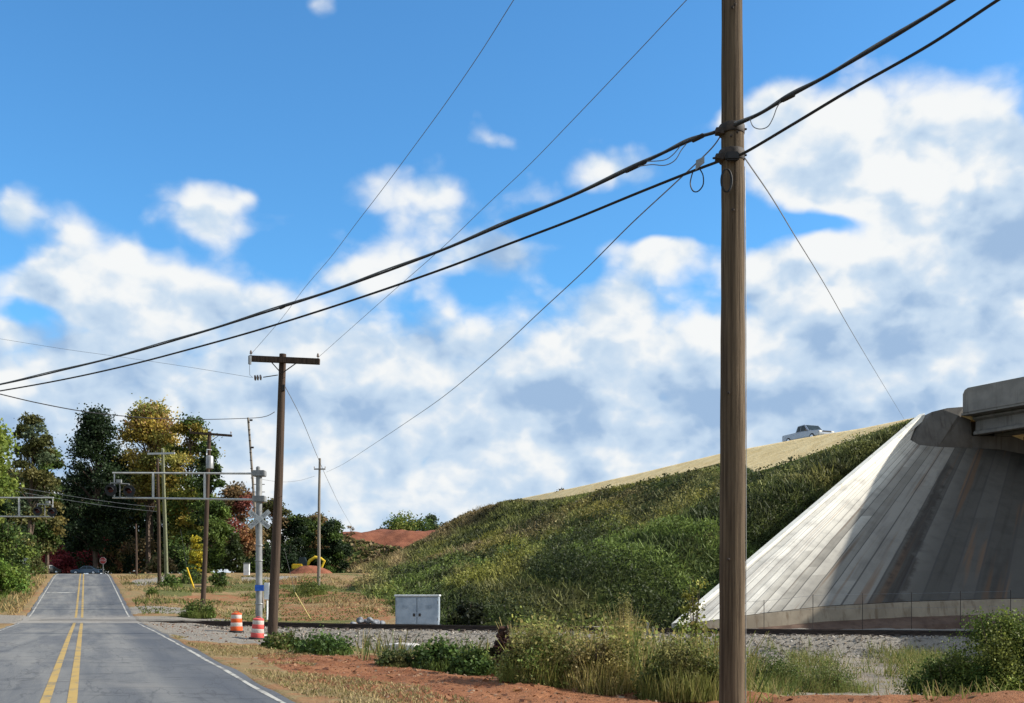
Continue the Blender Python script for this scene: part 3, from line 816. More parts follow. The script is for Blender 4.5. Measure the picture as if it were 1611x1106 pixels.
# raised edge along the grass
b = MB(); a0, b0 = tb(0.0); a1, b1 = tb(.035)
out = Vector((-P0[1], P0[0], 0)); 
n_ = 26; vs = []
for i in range(n_ + 1):
    k = i / n_; p = Vector(a0 + (b0 - a0) * k); q_ = Vector(a0 + (b0 - a0) * k) + (Vector(b1) - Vector(b0)).normalized() * .30
    side_ = (p - q_).normalized()
    o_ = p + side_ * .12
    vs += [o_ + Vector((0, 0, -.4)), o_ + Vector((0, 0, .16)), q_ + Vector((0, 0, .16)), q_ + Vector((0, 0, -.3))]
fs = [(4 * i + k, 4 * i + k + 1, 4 * i + 5 + k, 4 * i + 4 + k) for i in range(n_) for k in range(3)]
b.add(vs, fs); b.build('edge_kerb', M['conc_pale'], sp_root)
# toe wall
b = MB(); vs = []; n_ = 120
for i in range(n_ + 1):
    s = .05 + .95 * i / n_; a, bb = tb(s); d = bb - a; d[2] = 0; d = Vector(d).normalized(); p = Vector(bb) + Vector((0, 0, -.03))
    hgt = float(np.interp(s, [.05, .24, .44, 1], [.3, .75, .85, .9]))
    vs += [p - d * .15 + Vector((0, 0, -.2)), p + d * .02, p + d * .28 + Vector((0, 0, -.02)), p + d * .55 + Vector((0, 0, -hgt))]
b.add(vs, [(4 * i + k, 4 * i + k + 1, 4 * i + 5 + k, 4 * i + 4 + k) for i in range(n_) for k in range(3)])
b.build('toe_wall', M['conc_tan'], sp_root)
# earth bench between the toe and the track
b = MB(); vs = []
for i in range(n_ + 1):
    s = .0 + 1.0 * i / n_; a, bb = tb(s); d = bb - a; d[2] = 0; d = Vector(d).normalized(); p = Vector(bb)
    hgt = float(np.interp(s, [0, .24, .44, 1], [.45, .75, .85, .9]))
    for k, (o_, dz) in enumerate(((.3, -hgt + .02), (1.0, -hgt - .1), (2.0, -hgt - .45), (3.4, -hgt - 1.4))):
        w_ = p + d * o_ + Vector((0, 0, dz)); w_.z += (float(fbm(np.array(w_.x * 1.5), np.array(w_.y * 1.5), 3, 5)) - .5) * .16 * (k > 0)
        vs.append(w_)
b.add(vs, [(4 * i + k, 4 * i + k + 1, 4 * i + 5 + k, 4 * i + 4 + k) for i in range(n_) for k in range(3)])
M['benchsoil'] = conc('bench_soil', (.075, .046, .032), (.12, .078, .055), (.05, .03, .022))
structure(b.build('earth_bench', M['benchsoil']))

# ------------------------------------------------------------------ bridge
bd = Vector((.47, -.883, 0)).normalized(); bl = Vector((-.883, -.47, 0)); br_ = -bl
E = at(1517, 611, 80.0); EB = 14.80
br = thing('highway_bridge', 'grey concrete highway bridge with parapet and girders over the railway', 'bridge', (E.x, E.y, EB))
def run(poly2, x0, x1, name, mat, bevel=0):
    """cross-section (offset to the right of the parapet face, z) swept along the bridge"""
    b = MB(); pts = [Vector((E.x, E.y, 0)) + bd * x0 + br_ * o + Vector((0, 0, z)) for o, z in poly2]
    b.prism(pts, bd * (x1 - x0)); return b.build(name, mat, br, bevel=bevel)
LEN = 46
TOPZ = E.z
b = MB(); base = Vector((E.x, E.y, 0)) - bd * .15
prof = [(-.15, EB), (-.15, TOPZ - .42), (.02, TOPZ - .12), (.30, TOPZ), (LEN, TOPZ), (LEN, EB)]
b.prism([Vector((E.x, E.y, 0)) + bd * l + Vector((0, 0, z)) for l, z in prof], br_ * .34); b.build('parapet', M['conc'], br, bevel=.02)
prof = [(-.15, EB), (-.15, TOPZ - .42), (.30, TOPZ), (LEN, TOPZ), (LEN, EB)]
b = MB(); b.prism([Vector((E.x, E.y, 0)) + bd * l + br_ * 13.4 + Vector((0, 0, z)) for l, z in prof], br_ * .34); b.build('parapet', M['conc'], br, bevel=.02)
run([(.05, EB - .003), (13.7, EB - .003), (13.7, EB - .26), (1.3, EB - .26), (.95, EB - .16), (.05, EB - .16)], -.3, LEN, 'deck', M['conc'])
GB = 13.25
for k in range(6):
    o = .95 + k * 2.3
    run([(o, EB - .262), (o + .9, EB - .262), (o + .9, EB - .40), (o + .55, EB - .52), (o + .55, GB + .36), (o + .78, GB + .2), (o + .78, GB), (o + .12, GB), (o + .12, GB + .2), (o + .35, GB + .36), (o + .35, EB - .52), (o, EB - .40)], -.05, LEN, 'girder', M['conc'])
# end wall of the bridge: wing wall facing the camera and the cap under the girders
b = MB()
ww = [at(1449, 656, 80.0), at(1466, 648, 80.1), at(1490, 642, 80.3), at(1516, 640, 80.5), at(1526, 640, 81.0), at(1530, 708, 81.0), at(1474, 706, 79.4), at(1446, 703, 78.8), at(1432, 694, 78.6)]
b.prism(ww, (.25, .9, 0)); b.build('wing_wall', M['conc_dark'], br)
b = MB(); c0_ = at(1527, 690, 81.0); c1_ = Vector((c0_.x + 15, c0_.y + 1.2, 0))
b.prism([Vector((c0_.x, c0_.y, 11.9)), Vector((c1_.x, c1_.y, 11.9)), Vector((c1_.x, c1_.y, GB - .03)), Vector((c0_.x, c0_.y, GB - .03))], (0, 1.3, 0))
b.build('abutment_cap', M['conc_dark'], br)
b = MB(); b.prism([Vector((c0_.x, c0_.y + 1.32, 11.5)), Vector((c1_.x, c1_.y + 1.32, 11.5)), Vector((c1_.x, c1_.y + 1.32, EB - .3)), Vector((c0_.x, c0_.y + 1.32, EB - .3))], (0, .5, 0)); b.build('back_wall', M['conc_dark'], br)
pc = Vector((E.x, E.y, 0)) + bd * 42
b = MB()
for o in (2, 7, 12):
    p = pc + br_ * o; b.lathe((p.x, p.y, -2), [(.6, 0), (.6, GB + .8)], 16)
b.build('pier_column', M['conc'], br, smooth_=True)
b = MB(); b.prism([pc + br_ * .5 + Vector((0, 0, GB - 1.2)), pc + br_ * 13.4 + Vector((0, 0, GB - 1.2)), pc + br_ * 13.4 + Vector((0, 0, GB - .02)), pc + br_ * .5 + Vector((0, 0, GB - .02))], bd * 1.2); b.build('pier_cap', M['conc'], br)

# ------------------------------------------------------------------ foliage builders
def cards(cent, size, cols, up_bias=.3, aspect=1.0, flat=None):
    """leaf quads around points"""
    n = len(cent)
    nrm = rng.normal(size=(n, 3)); nrm[:, 2] += up_bias * 2
    nrm /= np.linalg.norm(nrm, axis=1, keepdims=True)
    r = rng.normal(size=(n, 3)); a = np.cross(nrm, r); a /= np.linalg.norm(a, axis=1, keepdims=True) + 1e-9
    b = np.cross(nrm, a)
    s = size if np.ndim(size) else np.full(n, size)
    s = (s * rng.uniform(.6, 1.35, n))[:, None]
    v = np.stack([cent - a * s * .5, cent + b * s * .5 * aspect * .8, cent + a * s * .5, cent - b * s * .5 * aspect * .8], 1)
    return v.reshape(-1, 3), np.arange(n * 4).reshape(-1, 4)
def palette(cols, n, jit=.18):
    c = np.array(cols)[rng.integers(0, len(cols), n)]
    return np.clip(c * (1 + rng.normal(size=(n, 1)) * jit) + rng.normal(size=(n, 3)) * .004, .004, .9)

def tree(name, label, cat, base, h, rx, cols, n=2600, leaf=.5, base_frac=.25, shape='round', clumps=26, trunk_r=None, group=None, limb=True, accent=None, gap=.30, bark='bark', lean=0):
    base = Vector(base)
    root = thing(name, label, cat, base, group)
    tr = trunk_r or max(.05, h * .016)
    b = MB(); topz = h * .9
    pts = [Vector((base.x + lean * h * k * k + math.sin(k * 5 + base.x) * h * .012, base.y + math.cos(k * 4 + base.x) * h * .01, base.z - .3 + (topz + .3) * k)) for k in np.linspace(0, 1, 7)]
    b.tube(pts, [tr * (1 - .85 * k) for k in np.linspace(0, 1, 7)], 7)
    ch0 = h * base_frac; ctr = []
    k = 0
    while len(ctr) < clumps and k < 4000:
        k += 1
        t = rng.uniform(0, 1); z = ch0 + (h - ch0) * t
        if shape == 'round': w = math.sqrt(max(0, 1 - (2 * t - 1) ** 2)) * .95 + .08
        elif shape == 'cone': w = (1 - t) ** .75 * .95 + .10
        elif shape == 'pine': w = min(1.0, (1 - t) * 1.55 + .14) * min(1.0, t * 4 + .45)
        elif shape == 'oval': w = math.sin(math.pi * (t * .9 + .08)) ** .6
        else: w = 1
        a = rng.uniform(0, 2 * math.pi); rr = math.sqrt(rng.uniform(.05, 1)) * w * rx
        ctr.append((math.cos(a) * rr, math.sin(a) * rr, z, w))
    per = max(8, n // clumps); allc = []; allcol = []
    for (cx, cy, cz, w) in ctr:
        cr = rx * rng.uniform(.22, .46) * (.8 if shape in ('pine', 'cone') else 1)
        m_ = int(per * rng.uniform(.6, 1.4))
        d = rng.normal(size=(m_, 3)) * cr * .55
        d[:, 2] = d[:, 2] * .62 - .12 * (d[:, 0] ** 2 + d[:, 1] ** 2) / cr
        c = d + np.array([cx + lean * cz * cz / h, cy, cz])
        pc_ = np.array(cols[rng.integers(0, len(cols))])
        if accent and rng.uniform() < accent[1]: pc_ = np.array(accent[0])
        col = pc_ * (1 + rng.normal(size=(m_, 1)) * .22) * rng.uniform(.8, 1.2)
        allc.append(c); allcol.append(col)
        if limb and h > 5:
            s0 = Vector((base.x, base.y, base.z + max(h * .15, cz - cr * 1.5 - h * .06)))
            e = Vector((base.x + cx + lean * cz * cz / h, base.y + cy, base.z + cz))
            b.tube([s0, s0.lerp(e, .5) + Vector((0, 0, h * .01)), e], [tr * .28, tr * .16, tr * .05], 5, caps=False)
    b.build('trunk', M[bark], root, smooth_=True)
    c = np.concatenate(allc); col = np.clip(np.concatenate(allcol), .004, .8)
    v, q = cards(c, leaf, None, .25)
    np_mesh('crown', v, q, col, M['leaf'], root)
    return root

def shrub(name, label, base, h, rx, cols, n=900, leaf=.22, group=None, ry=None, stems=6, cat='shrub', accent=None):
    loose = name in ('weed_clump', 'goldenrod')
    if loose: cols = [tuple(1.12 * x for x in c) for c in cols]; cat = 'weeds' if name != 'sapling' else 'sapling'
    base = Vector(base); root = thing(name, label, cat, base, group)
    b = MB()
    for k in range(stems):
        a = rng.uniform(0, 6.28); rr = rx * rng.uniform(.2, .7)
        b.tube([base + Vector((math.cos(a) * rx * .08, math.sin(a) * rx * .08, -.15)), base + Vector((math.cos(a) * rr * .5, math.sin(a) * rr * .5, h * .4)), base + Vector((math.cos(a) * rr, math.sin(a) * rr, h * rng.uniform(.7, .95)))], [.02 + h * .006, .015 + h * .003, .006], 5)
    b.build('stem', M['bark'], root)
    cl = 30; cs = []; co = []
    for k in range(cl):
        t = rng.uniform(.0, 1) ** .8; w = (1 - t ** 2) ** .5 * .95 + .12
        a = rng.uniform(0, 6.28); rr = math.sqrt(rng.uniform(0, 1)) * rx * w
        m_ = max(6, int(n / cl * rng.uniform(.5, 1.5))); d = rng.normal(size=(m_, 3)) * rx * rng.uniform(.10, .24)
        d[:, 2] *= min(2.4 if loose else 1.1, h / (2 * rx) + (.9 if loose else .2))
        c = d + np.array([math.cos(a) * rr, math.sin(a) * rr * ((ry or rx) / rx), h * (.06 + (.72 if loose else .76) * t * rng.uniform(.7, 1.15))])
        c[:, 2] = np.maximum(c[:, 2], rng.uniform(.0, .12, m_))
        pc_ = np.array(cols[rng.integers(0, len(cols))])
        if accent and rng.uniform() < accent[1]: pc_ = np.array(accent[0])
        cs.append(c); co.append(pc_ * (1 + rng.normal(size=(m_, 1)) * .25) * rng.uniform(.75, 1.3))
    c = np.concatenate(cs); v, q = cards(c, leaf, None, .3)
    col_ = np.concatenate(co)
    if loose:
        nb = n // 3; r_ = np.sqrt(rng.uniform(0, 1, nb)) * rx * 1.15; th = rng.uniform(0, 6.28, nb)
        pb_ = np.stack([np.cos(th) * r_, np.sin(th) * r_, np.full(nb, -.03)], 1)
        cb2 = np.array(cols)[rng.integers(0, len(cols), nb)] * rng.uniform(.9, 1.7, (nb, 1)) + np.array([.03, .02, .005])
        vb2, qb2, _ = blades(pb_, h * .72 * (1 - .45 * r_ / rx), leaf * .28, cb2, .22)
        q = np.concatenate([q, qb2 + len(v)]); v = np.concatenate([v, vb2]); col_ = np.concatenate([col_, cb2])
    np_mesh('foliage', v, q, np.clip(col_, .004, .8), M['leaf'], root)
    return root

def blades(pts, h, wd, cols, lean=.35):
    """grass / weed stalks as tapered upright slivers"""
    n = len(pts); a = rng.uniform(0, 2 * math.pi, n)
    dx = np.stack([np.cos(a), np.sin(a), np.zeros(n)], 1)
    hh = (h * rng.uniform(.5, 1.3, n))[:, None]
    ln = rng.normal(size=(n, 3)) * lean * hh; ln[:, 2] = 0
    w = (wd * rng.uniform(.6, 1.4, n))[:, None]
    top = pts + ln + np.array([0, 0, 1.0]) * hh
    v = np.stack([pts - dx * w * .5, pts + dx * w * .5, top + dx * w * .18, top - dx * w * .18], 1).reshape(-1, 3)
    return v, np.arange(n * 4).reshape(-1, 4), cols
def stuff_mesh(name, parts, mat, label=None, cat=None):
    vs = []; qs = []; cs = []; o = 0
    for v, q, c in parts:
        vs.append(v); qs.append(q + o); cs.append(c); o += len(v)
    ob = np_mesh(name, np.concatenate(vs), np.concatenate(qs), np.concatenate(cs), mat)
    ob['kind'] = 'stuff'
    if label: tag(ob, label, cat)
    return ob
def rnd_in_poly(poly, n):
    p = np.array([[q[0], q[1]] for q in poly]); lo = p.min(0); hi = p.max(0); out = np.zeros((0, 2))
    while len(out) < n:
        c = rng.uniform(lo, hi, (n * 2, 2)); out = np.concatenate([out, c[in_poly(c[:, 0], c[:, 1], poly)]])
    return out[:n]
def on_ground(xy): return np.stack([xy[:, 0], xy[:, 1], gz(xy[:, 0], xy[:, 1])], 1)

# ------------------------------------------------------------------ weeds on the embankment
def bank_points(n):
    t = np.where(rng.uniform(size=n) < .20, -rng.uniform(0, 1, n), rng.uniform(0, 1, n) ** 1.2 * 175)
    k = rng.uniform(0, 1, n) ** .85
    P = bank_xyz(t, k); P[:, 2] += bank_noise(P[:, 0], P[:, 1], t, k)
    e = k - straw_k(np.maximum(t, 0))
    keep = (e > .004 + rng.uniform(0, .008, n)) & (t > -.985) & (P[:, 2] > gz(P[:, 0], P[:, 1]) - .15)
    return P[keep], t[keep], (k * np.interp(t, TG, TS))[keep], e[keep]
NB = 210000
P, T, S, EK = bank_points(NB)
# colour patches: bright green near the paving, olive, brown and purple-dead drifts further along; streaks follow the slope
near_edge = smooth(.0, .10, EK)
al = T; f_a = fbm(al * .10 + S * .05, S * .22, 4, 81); f_b = fbm(al * .05, S * .16 + al * .03, 4, 91); f_c = fbm(al * .5, S * .5, 3, 95)
G1 = np.array((.100, .142, .034)); G2 = np.array((.155, .175, .048)); OL = np.array((.155, .155, .050)); BR = np.array((.165, .125, .068)); DK = np.array((.022, .030, .012)); TN = np.array((.26, .20, .10)); YG = np.array((.17, .17, .03))
col = np.where((f_a > .52)[:, None], G2, G1)
far = smooth(25, 60, T)[:, None]
col = col * (1 - far * .6) + OL * far * .6
k = (smooth(.52, .62, f_b) * (.35 + .5 * smooth(10, 50, T)))[:, None]; col = col * (1 - k) + BR * k
f_d = fbm(al * .16 - S * .04, S * .42, 4, 131)
k = np.maximum(smooth(.50, .40, f_c) * .6, smooth(.53, .63, f_d) * .85 * near_edge)[:, None]; col = col * (1 - k) + DK * k
k = ((smooth(.60, .66, f_a)) * .5)[:, None]; col = col * (1 - k) + YG * k
# pale dead-grass drifts towards the far toe
KK = S / np.interp(T, TG, TS)
dr = np.exp(-((KK - (.80 - (T - 70) * .0035)) / .05) ** 2) * smooth(55, 75, T) + np.exp(-((KK - (.40 - (T - 95) * .002)) / .05) ** 2) * smooth(80, 100, T) + .8 * np.exp(-((KK - .97) / .05) ** 2) * smooth(20, 45, T)
k = np.clip(dr * 1.0, 0, 1)[:, None]; col = col * (1 - k) + TN * k
tail = (smooth(70, 125, T) * .65)[:, None]; col = col * (1 - tail) + np.array((.20, .155, .075)) * tail
top_edge = (smooth(.07, .01, EK) * smooth(15, 35, T) * .6)[:, None]
col = col * (1 - top_edge) + np.array((.15, .125, .06)) * top_edge
col = np.clip(col * np.array((1.22, 1.16, 1.1)) * (1 + rng.normal(size=(len(P), 1)) * .30), .004, .6)
lump = .05 + (.07 + .25 * smooth(.55, .66, f_d) + .75 * smooth(.45, .62, f_c) * (1 - .35 * far[:, 0])) * near_edge
Pl = P.copy(); Pl[:, 2] += rng.uniform(0, 1, len(P)) ** 1.3 * lump
sz = .17 + .0018 * np.clip(T, 0, 200)
v1, q1 = cards(Pl, sz, None, .35)
idx = rng.choice(len(P), 26000, replace=False)
v2, q2, c2 = blades(P[idx], (.55 + .25 * far[idx, 0]) * (.25 + .75 * near_edge[idx]), .10, np.clip(col[idx] * 1.25, 0, .7), .45)
stuff_mesh('slope_weeds', [(v1, q1, col), (v2, q2, c2)], M['leaf'], 'dense green and brown weeds covering the side of the highway embankment', 'weeds')

# brown weeds on the clay stockpile
n = 9000; a = rng.uniform(-1, .55, n); bb = rng.uniform(-1, .1, n)
k = np.interp(a, OUTL[0], OUTL[1]) * (1 - smooth(.1, 1, np.abs(bb)))
x = MO['cx'] + a * MO['rx']; y = MO['cy'] + bb * MO['ry']
z = MO['base'] + MO['h'] * k + (fbm(x * .16, y * .16, 5, 51) - .5) * 2.2 * np.minimum(1, k * 3)
f = fbm(x * .12, y * .12, 3, 56)
keep = (a + (f - .5) * 1.1 + (k - .85) * 2.2 < -.22) & (k > .05)
pts = np.stack([x, y, z], 1)[keep]
v1, q1 = cards(pts + np.array([0, 0, .25]), .75, None, .3)
stuff_mesh('stockpile_weeds', [(v1, q1, palette([(.20, .145, .07), (.15, .14, .05), (.25, .19, .095), (.12, .09, .05)], len(pts)))], M['leaf'], 'brown and olive weeds on the left face of the far red clay heap', 'weeds')

# ------------------------------------------------------------------ verge grass and ditch weeds
parts = []
RIGHT_W = PX([(1180, 1012), (1330, 1018), (1490, 1030), (1480, 1080), (1330, 1092), (1190, 1092)])
xy = rnd_in_poly(RIGHT_W, 9000); p = on_ground(xy); cl = fbm(xy[:, 0] * .55, xy[:, 1] * .35, 3, 63); p2 = p[cl > .47]
parts.append(blades(p2, .50, .026, palette([(.20, .20, .055), (.13, .16, .04), (.27, .22, .09), (.09, .12, .03)], len(p2)), .4))
v1, q1 = cards(p2[::2] + rng.uniform(.05, .45, len(p2[::2]))[:, None] * np.array([[0, 0, 1.0]]), .075, None, .3)
parts.append((v1, q1, palette([(.17, .19, .045), (.11, .14, .03), (.22, .20, .06)], len(p2[::2]))))
NEAR_R = [(2.6, 14.2), (9, 14.2), (11, 20), (7, 24), (4.4, 21)]
xy = rnd_in_poly(NEAR_R, 2600); p = on_ground(xy); cl = fbm(xy[:, 0] * .8, xy[:, 1] * .8, 3, 57); p2 = p[cl > .54]
parts.append(blades(p2, .22, .02, palette([(.20, .20, .05), (.14, .17, .04), (.30, .23, .10)], len(p2)), .5))
DITCH = PX([(560, 1022), (640, 1030), (800, 1022), (1000, 1012), (1135, 1010), (1200, 1040), (1160, 1098), (1130, 1098), (960, 1080), (800, 1062), (700, 1052), (560, 1036)])
xy = rnd_in_poly(DITCH, 9000); p = on_ground(xy)
cl = fbm(xy[:, 0] * .5, xy[:, 1] * .5, 3, 7); p2 = p[cl > .42]
hh = .55
parts.append(blades(p2, hh, .035, palette([(.10, .12, .03), (.16, .15, .045), (.21, .17, .07), (.07, .10, .02)], len(p2)), .3))
WEED = [hit(815, 1068), hit(1000, 1090), hit(1128, 1102), Vector((4.9, 22, 0)), Vector((7.0, 34, 0)), Vector((7.6, 44, 0)), Vector((.3, 44, 0)), Vector((-.2, 34, 0))]
xy = rnd_in_poly(WEED, 15000); p = on_ground(xy); cl = fbm(xy[:, 0] * .45, xy[:, 1] * .45, 3, 17)
p2 = p[cl > .36]; c_ = cl[cl > .36]
parts.append(blades(p2, .85, .026, palette([(.20, .20, .055), (.27, .225, .08), (.14, .165, .04), (.32, .25, .10)], len(p2)), .22))
up = rng.uniform(.15, 1.25, len(p2))[:, None] * np.array([[0, 0, 1.0]])
sel = rng.uniform(size=len(p2)) < .85
v1, q1 = cards((p2 + up + rng.normal(size=p2.shape) * .08)[sel], .085, None, .3)
parts.append((v1, q1, palette([(.22, .22, .05), (.15, .175, .04), (.29, .235, .075), (.11, .145, .03)], int(sel.sum()))))
stuff_mesh('ditch_weeds', parts, M['grass'], 'tall yellowish weeds and grass filling the ditch in front of the track', 'weeds')
parts = []
VERGE = [hit(250, 1000), hit(330, 1010), hit(450, 1022), hit(640, 1042), hit(1000, 1088), hit(1140, 1104), Vector((5, 15, 0)), Vector((1, 8, 0)), Vector((-1.0, 8, 0)), hit(505, 1106), hit(380, 1055), hit(290, 1016)]
xy = rnd_in_poly(VERGE, 42000); p = on_ground(xy)
f = fbm(xy[:, 0] * .6, xy[:, 1] * .6, 3, 27); edge_ = (xy[:, 0] - xc(xy[:, 1]))
m_ = (f > .46) & (edge_ > 3.35) & (edge_ < 3.9 + 2.6 * f) ; p2 = p[m_]
parts.append(blades(p2, .05, .018, palette([(.30, .23, .11), (.36, .28, .14), (.24, .18, .08), (.15, .14, .045)], len(p2)), .6))
FARG = PX([(200, 985), (172, 908), (420, 906), (520, 908), (640, 935), (640, 972), (440, 978), (300, 977)])
xy = rnd_in_poly(FARG, 22000); p = on_ground(xy); f = fbm(xy[:, 0] * .2, xy[:, 1] * .2, 3, 33)
m_ = (f > .44) & (xy[:, 0] - xc(xy[:, 1]) > 3.8); p2 = p[m_]; gsel = (fbm(xy[:, 0] * .12, xy[:, 1] * .12, 3, 21) > .5)[m_]
c_ = palette([(.28, .21, .10), (.22, .17, .07), (.33, .25, .12)], len(p2)); c_[gsel] = palette([(.10, .12, .03), (.15, .15, .045), (.07, .09, .02)], int(gsel.sum()))
hg = .08 + .24 * smooth(.5, .7, fbm(p2[:, 0] * .4, p2[:, 1] * .4, 3, 41))
parts.append(blades(p2, hg, .08, c_, .5))
LEFTG = [hit(2, 968), hit(40, 968), hit(78, 908), hit(60, 908), Vector((-70, 120, 0)), Vector((-60, 75, 0))]
xy = rnd_in_poly(LEFTG, 9000); p = on_ground(xy); q_ = xy[:, 0] - xc(xy[:, 1]); m_ = q_ < -3.7; p2 = p[m_]; gl = (q_ < -5.6)[m_]
c_ = palette([(.30, .22, .10), (.24, .17, .07)], len(p2)); c_[gl] = palette([(.09, .14, .02), (.13, .17, .03), (.06, .10, .015)], int(gl.sum()))
parts.append(blades(p2, .30, .09, c_, .5))
stuff_mesh('verge_grass', parts, M['grass'], 'short dry and green grass along both verges of the road', 'grass')
# pebbles
n = 2600; xy = np.concatenate([rnd_in_poly(VERGE, 1200), rnd_in_poly(SOIL[0], 2600), rnd_in_poly(SOIL[4], 900), rnd_in_poly(GRAV[0], 1500)]); p = on_ground(xy)
p = p[(p[:, 0] - xc(p[:, 1])) > 3.7]
v1, q1 = cards(p + np.array([0, 0, .012]), np.where(rng.uniform(size=len(p)) < .14, .12, .045), None, 1.2)
bal = np.zeros((7000, 2)); bal[:, 0] = rng.uniform(-16, 30, 7000); bal[:, 1] = 57 - .12 * bal[:, 0] - rng.uniform(1.4, 5.2, 7000)
pb = on_ground(bal); v2, q2 = cards(pb + np.array([0, 0, .03]), .13, None, .8)
stuff_mesh('loose_stones', [(v1, q1, palette([(.25, .14, .08), (.20, .09, .045), (.30, .22, .15), (.12, .055, .03), (.22, .10, .05)], len(p))), (v2, q2, palette([(.32, .285, .235), (.20, .17, .14), (.40, .36, .31), (.12, .10, .08), (.27, .22, .165)], len(pb)))], M['grass'], 'loose stones and clods scattered on the verge and the ballast', 'stones')

# ------------------------------------------------------------------ poles
def shaft(mb, base, top, rb, rt, seg=16, bend=0, n=10):
    base = Vector(base); top = Vector(top)
    pts = []; rs = []
    for i in range(n + 1):
        k = i / n; p = base.lerp(top, k) + Vector((math.sin(k * 7 + base.x) * bend, math.cos(k * 5) * bend, 0))
        pts.append(p); rs.append((rb + (rt - rb) * k) * (1 + .012 * math.sin(k * 23 + base.y)))
    mb.tube(pts, rs, seg)
def pin_insulator(c, root, r=.055, h=.2, up=Vector((0, 0, 1))):
    b = MB(); c = Vector(c)
    b.lathe(c, [(.015, 0), (.015, h * .35), (r * .75, h * .35), (r, h * .45), (r * .6, h * .6), (r * .85, h * .68), (r * .5, h * .9), (r * .35, h)], 10, up)
    return b.build('insulator', M['porcelain'], root, smooth_=True)
def crossarm_pole(label, ub, vb, ut, vt, D, rb, rt, mat, arm=None, arm_mat='pole_dark', arm_sz=(.10, .13), braces=True, group=None, ins=True, name='utility_pole', base=None):
    bs = Vector(base) if base is not None else at(ub, vb, D); gzv = float(gz(bs.x, bs.y)); bs.z = min(bs.z, gzv)
    top = at(ut, vt, D)
    root = thing(name, label, 'utility pole', (bs.x, bs.y, gzv), group)
    b = MB(); shaft(b, bs + Vector((0, 0, -.6)), top, rb, rt, 14, .015); b.build('shaft', M[mat], root, smooth_=True)
    if arm:
        a0 = at(arm[0], arm[1], D - rt - .06); a1 = at(arm[2], arm[3], D - rt - .06)
        b = MB(); dr_ = (a1 - a0); q = Vector((1, 0, 0)).rotation_difference(dr_.normalized()).to_matrix()
        b.box((a0 + a1) / 2, (dr_.length, arm_sz[0], arm_sz[1]), q); b.build('crossarm', M[arm_mat], root, bevel=.01)
        if braces:
            mid = (a0 + a1) / 2; axis = top.lerp(bs, .75 / (top - bs).length)
            for e in (.30, .70):
                b = MB(); p = a0.lerp(a1, e); b.tube([p + Vector((0, -.06, -.05)), axis + Vector((0, -rt - .03, 0))], .02, 6); b.build('brace', M['iron'], root)
        if ins:
            for e in (.025, .975): pin_insulator(a0.lerp(a1, e) + Vector((0, 0, arm_sz[1] / 2)), root)
    return root, bs, top

# the near pole
D1 = 13.2
pb_ = at(1151, 1180, D1)
root1 = thing('utility_pole', 'thick weathered brown wooden pole close to the camera carrying the black cables', 'utility pole', (pb_.x, pb_.y, float(gz(pb_.x, pb_.y))), None)
b = MB()
pts = []; rs = []
for (v, ul, ur) in [(1240, 1130, 1172), (1106, 1131.5, 1171), (1000, 1132, 1171.5), (880, 1132, 1172), (740, 1133, 1172.5), (600, 1133.5, 1172), (470, 1134.5, 1171.5), (330, 1135, 1171), (250, 1135, 1170.5), (140, 1135, 1169), (0, 1135.5, 1167.5), (-140, 1136, 1166), (-320, 1137, 1164)]:
    p = at((ul + ur) / 2, v, D1); pts.append(p); rs.append((ur - ul) / 2 / F * D1)
pts2 = []; rs2 = []
for i in range(len(pts) - 1):
    for k in range(4):
        e = k / 4; pts2.append(pts[i].lerp(pts[i + 1], e)); rs2.append((rs[i] + (rs[i + 1] - rs[i]) * e) * (1 + .012 * math.sin(len(pts2) * 1.7)))
pts2.append(pts[-1]); rs2.append(rs[-1])
b.tube(pts2, rs2, 28); b.build('shaft', M['pole'], root1, smooth_=True)
def p1(u, v, d=-.17): return at(u, v, D1 + d)
for (u, v, hgt) in ((1151, 205, .11), (1151, 246, .13)):
    b = MB(); c = p1(u, v, 0); b.lathe(c + Vector((0, 0, -hgt / 2)), [(.152, 0), (.158, .01), (.158, hgt - .01), (.152, hgt)], 24); b.build('clamp_band', M['iron'], root1, smooth_=True)
    b = MB(); b.box(p1(u - 19, v + 2, -.06), (.10, .09, .075)); b.box(p1(u - 22, v + 2, -.1), (.05, .06, .04)); b.tube([p1(u - 30, v + 3, -.05), p1(u + 24, v - 2, -.05)], .014, 8); b.build('cable_bracket', M['iron'], root1, bevel=.006)
b = MB(); b.box(p1(1152, 246, -.19), (.16, .08, .10)); b.build('suspension_clamp', M['black'], root1, bevel=.015)
b = MB()
for k in range(3):
    ring = [p1(1142 + 8 * math.cos(th) + k, 284 + 18 * math.sin(th), -.19 - k * .014) for th in np.linspace(0, 2 * math.pi, 22)]
    b.tube(ring, .007, 6, caps=False)
b.build('cable_coil', M['cable'], root1)
b = MB(); b.tube([p1(1172, 262, 0), p1(1173.5, 480, 0), p1(1174, 700, 0), p1(1173.5, 940, 0), p1(1173, 1106, 0)], .006, 6); b.build('ground_wire', M['wire_pale'], root1)
for (u, v) in ((1156, 7), (1152, 12), (1150, 214), (1160, 208), (1153, 330), (1146, 618), (1146, 880)):
    b = MB(); c = p1(u, v, -.16); b.lathe(c, [(.018, 0), (.018, .012), (.010, .016), (.010, .03)], 6, (0, -1, 0)); b.build('bolt', M['iron'], root1)

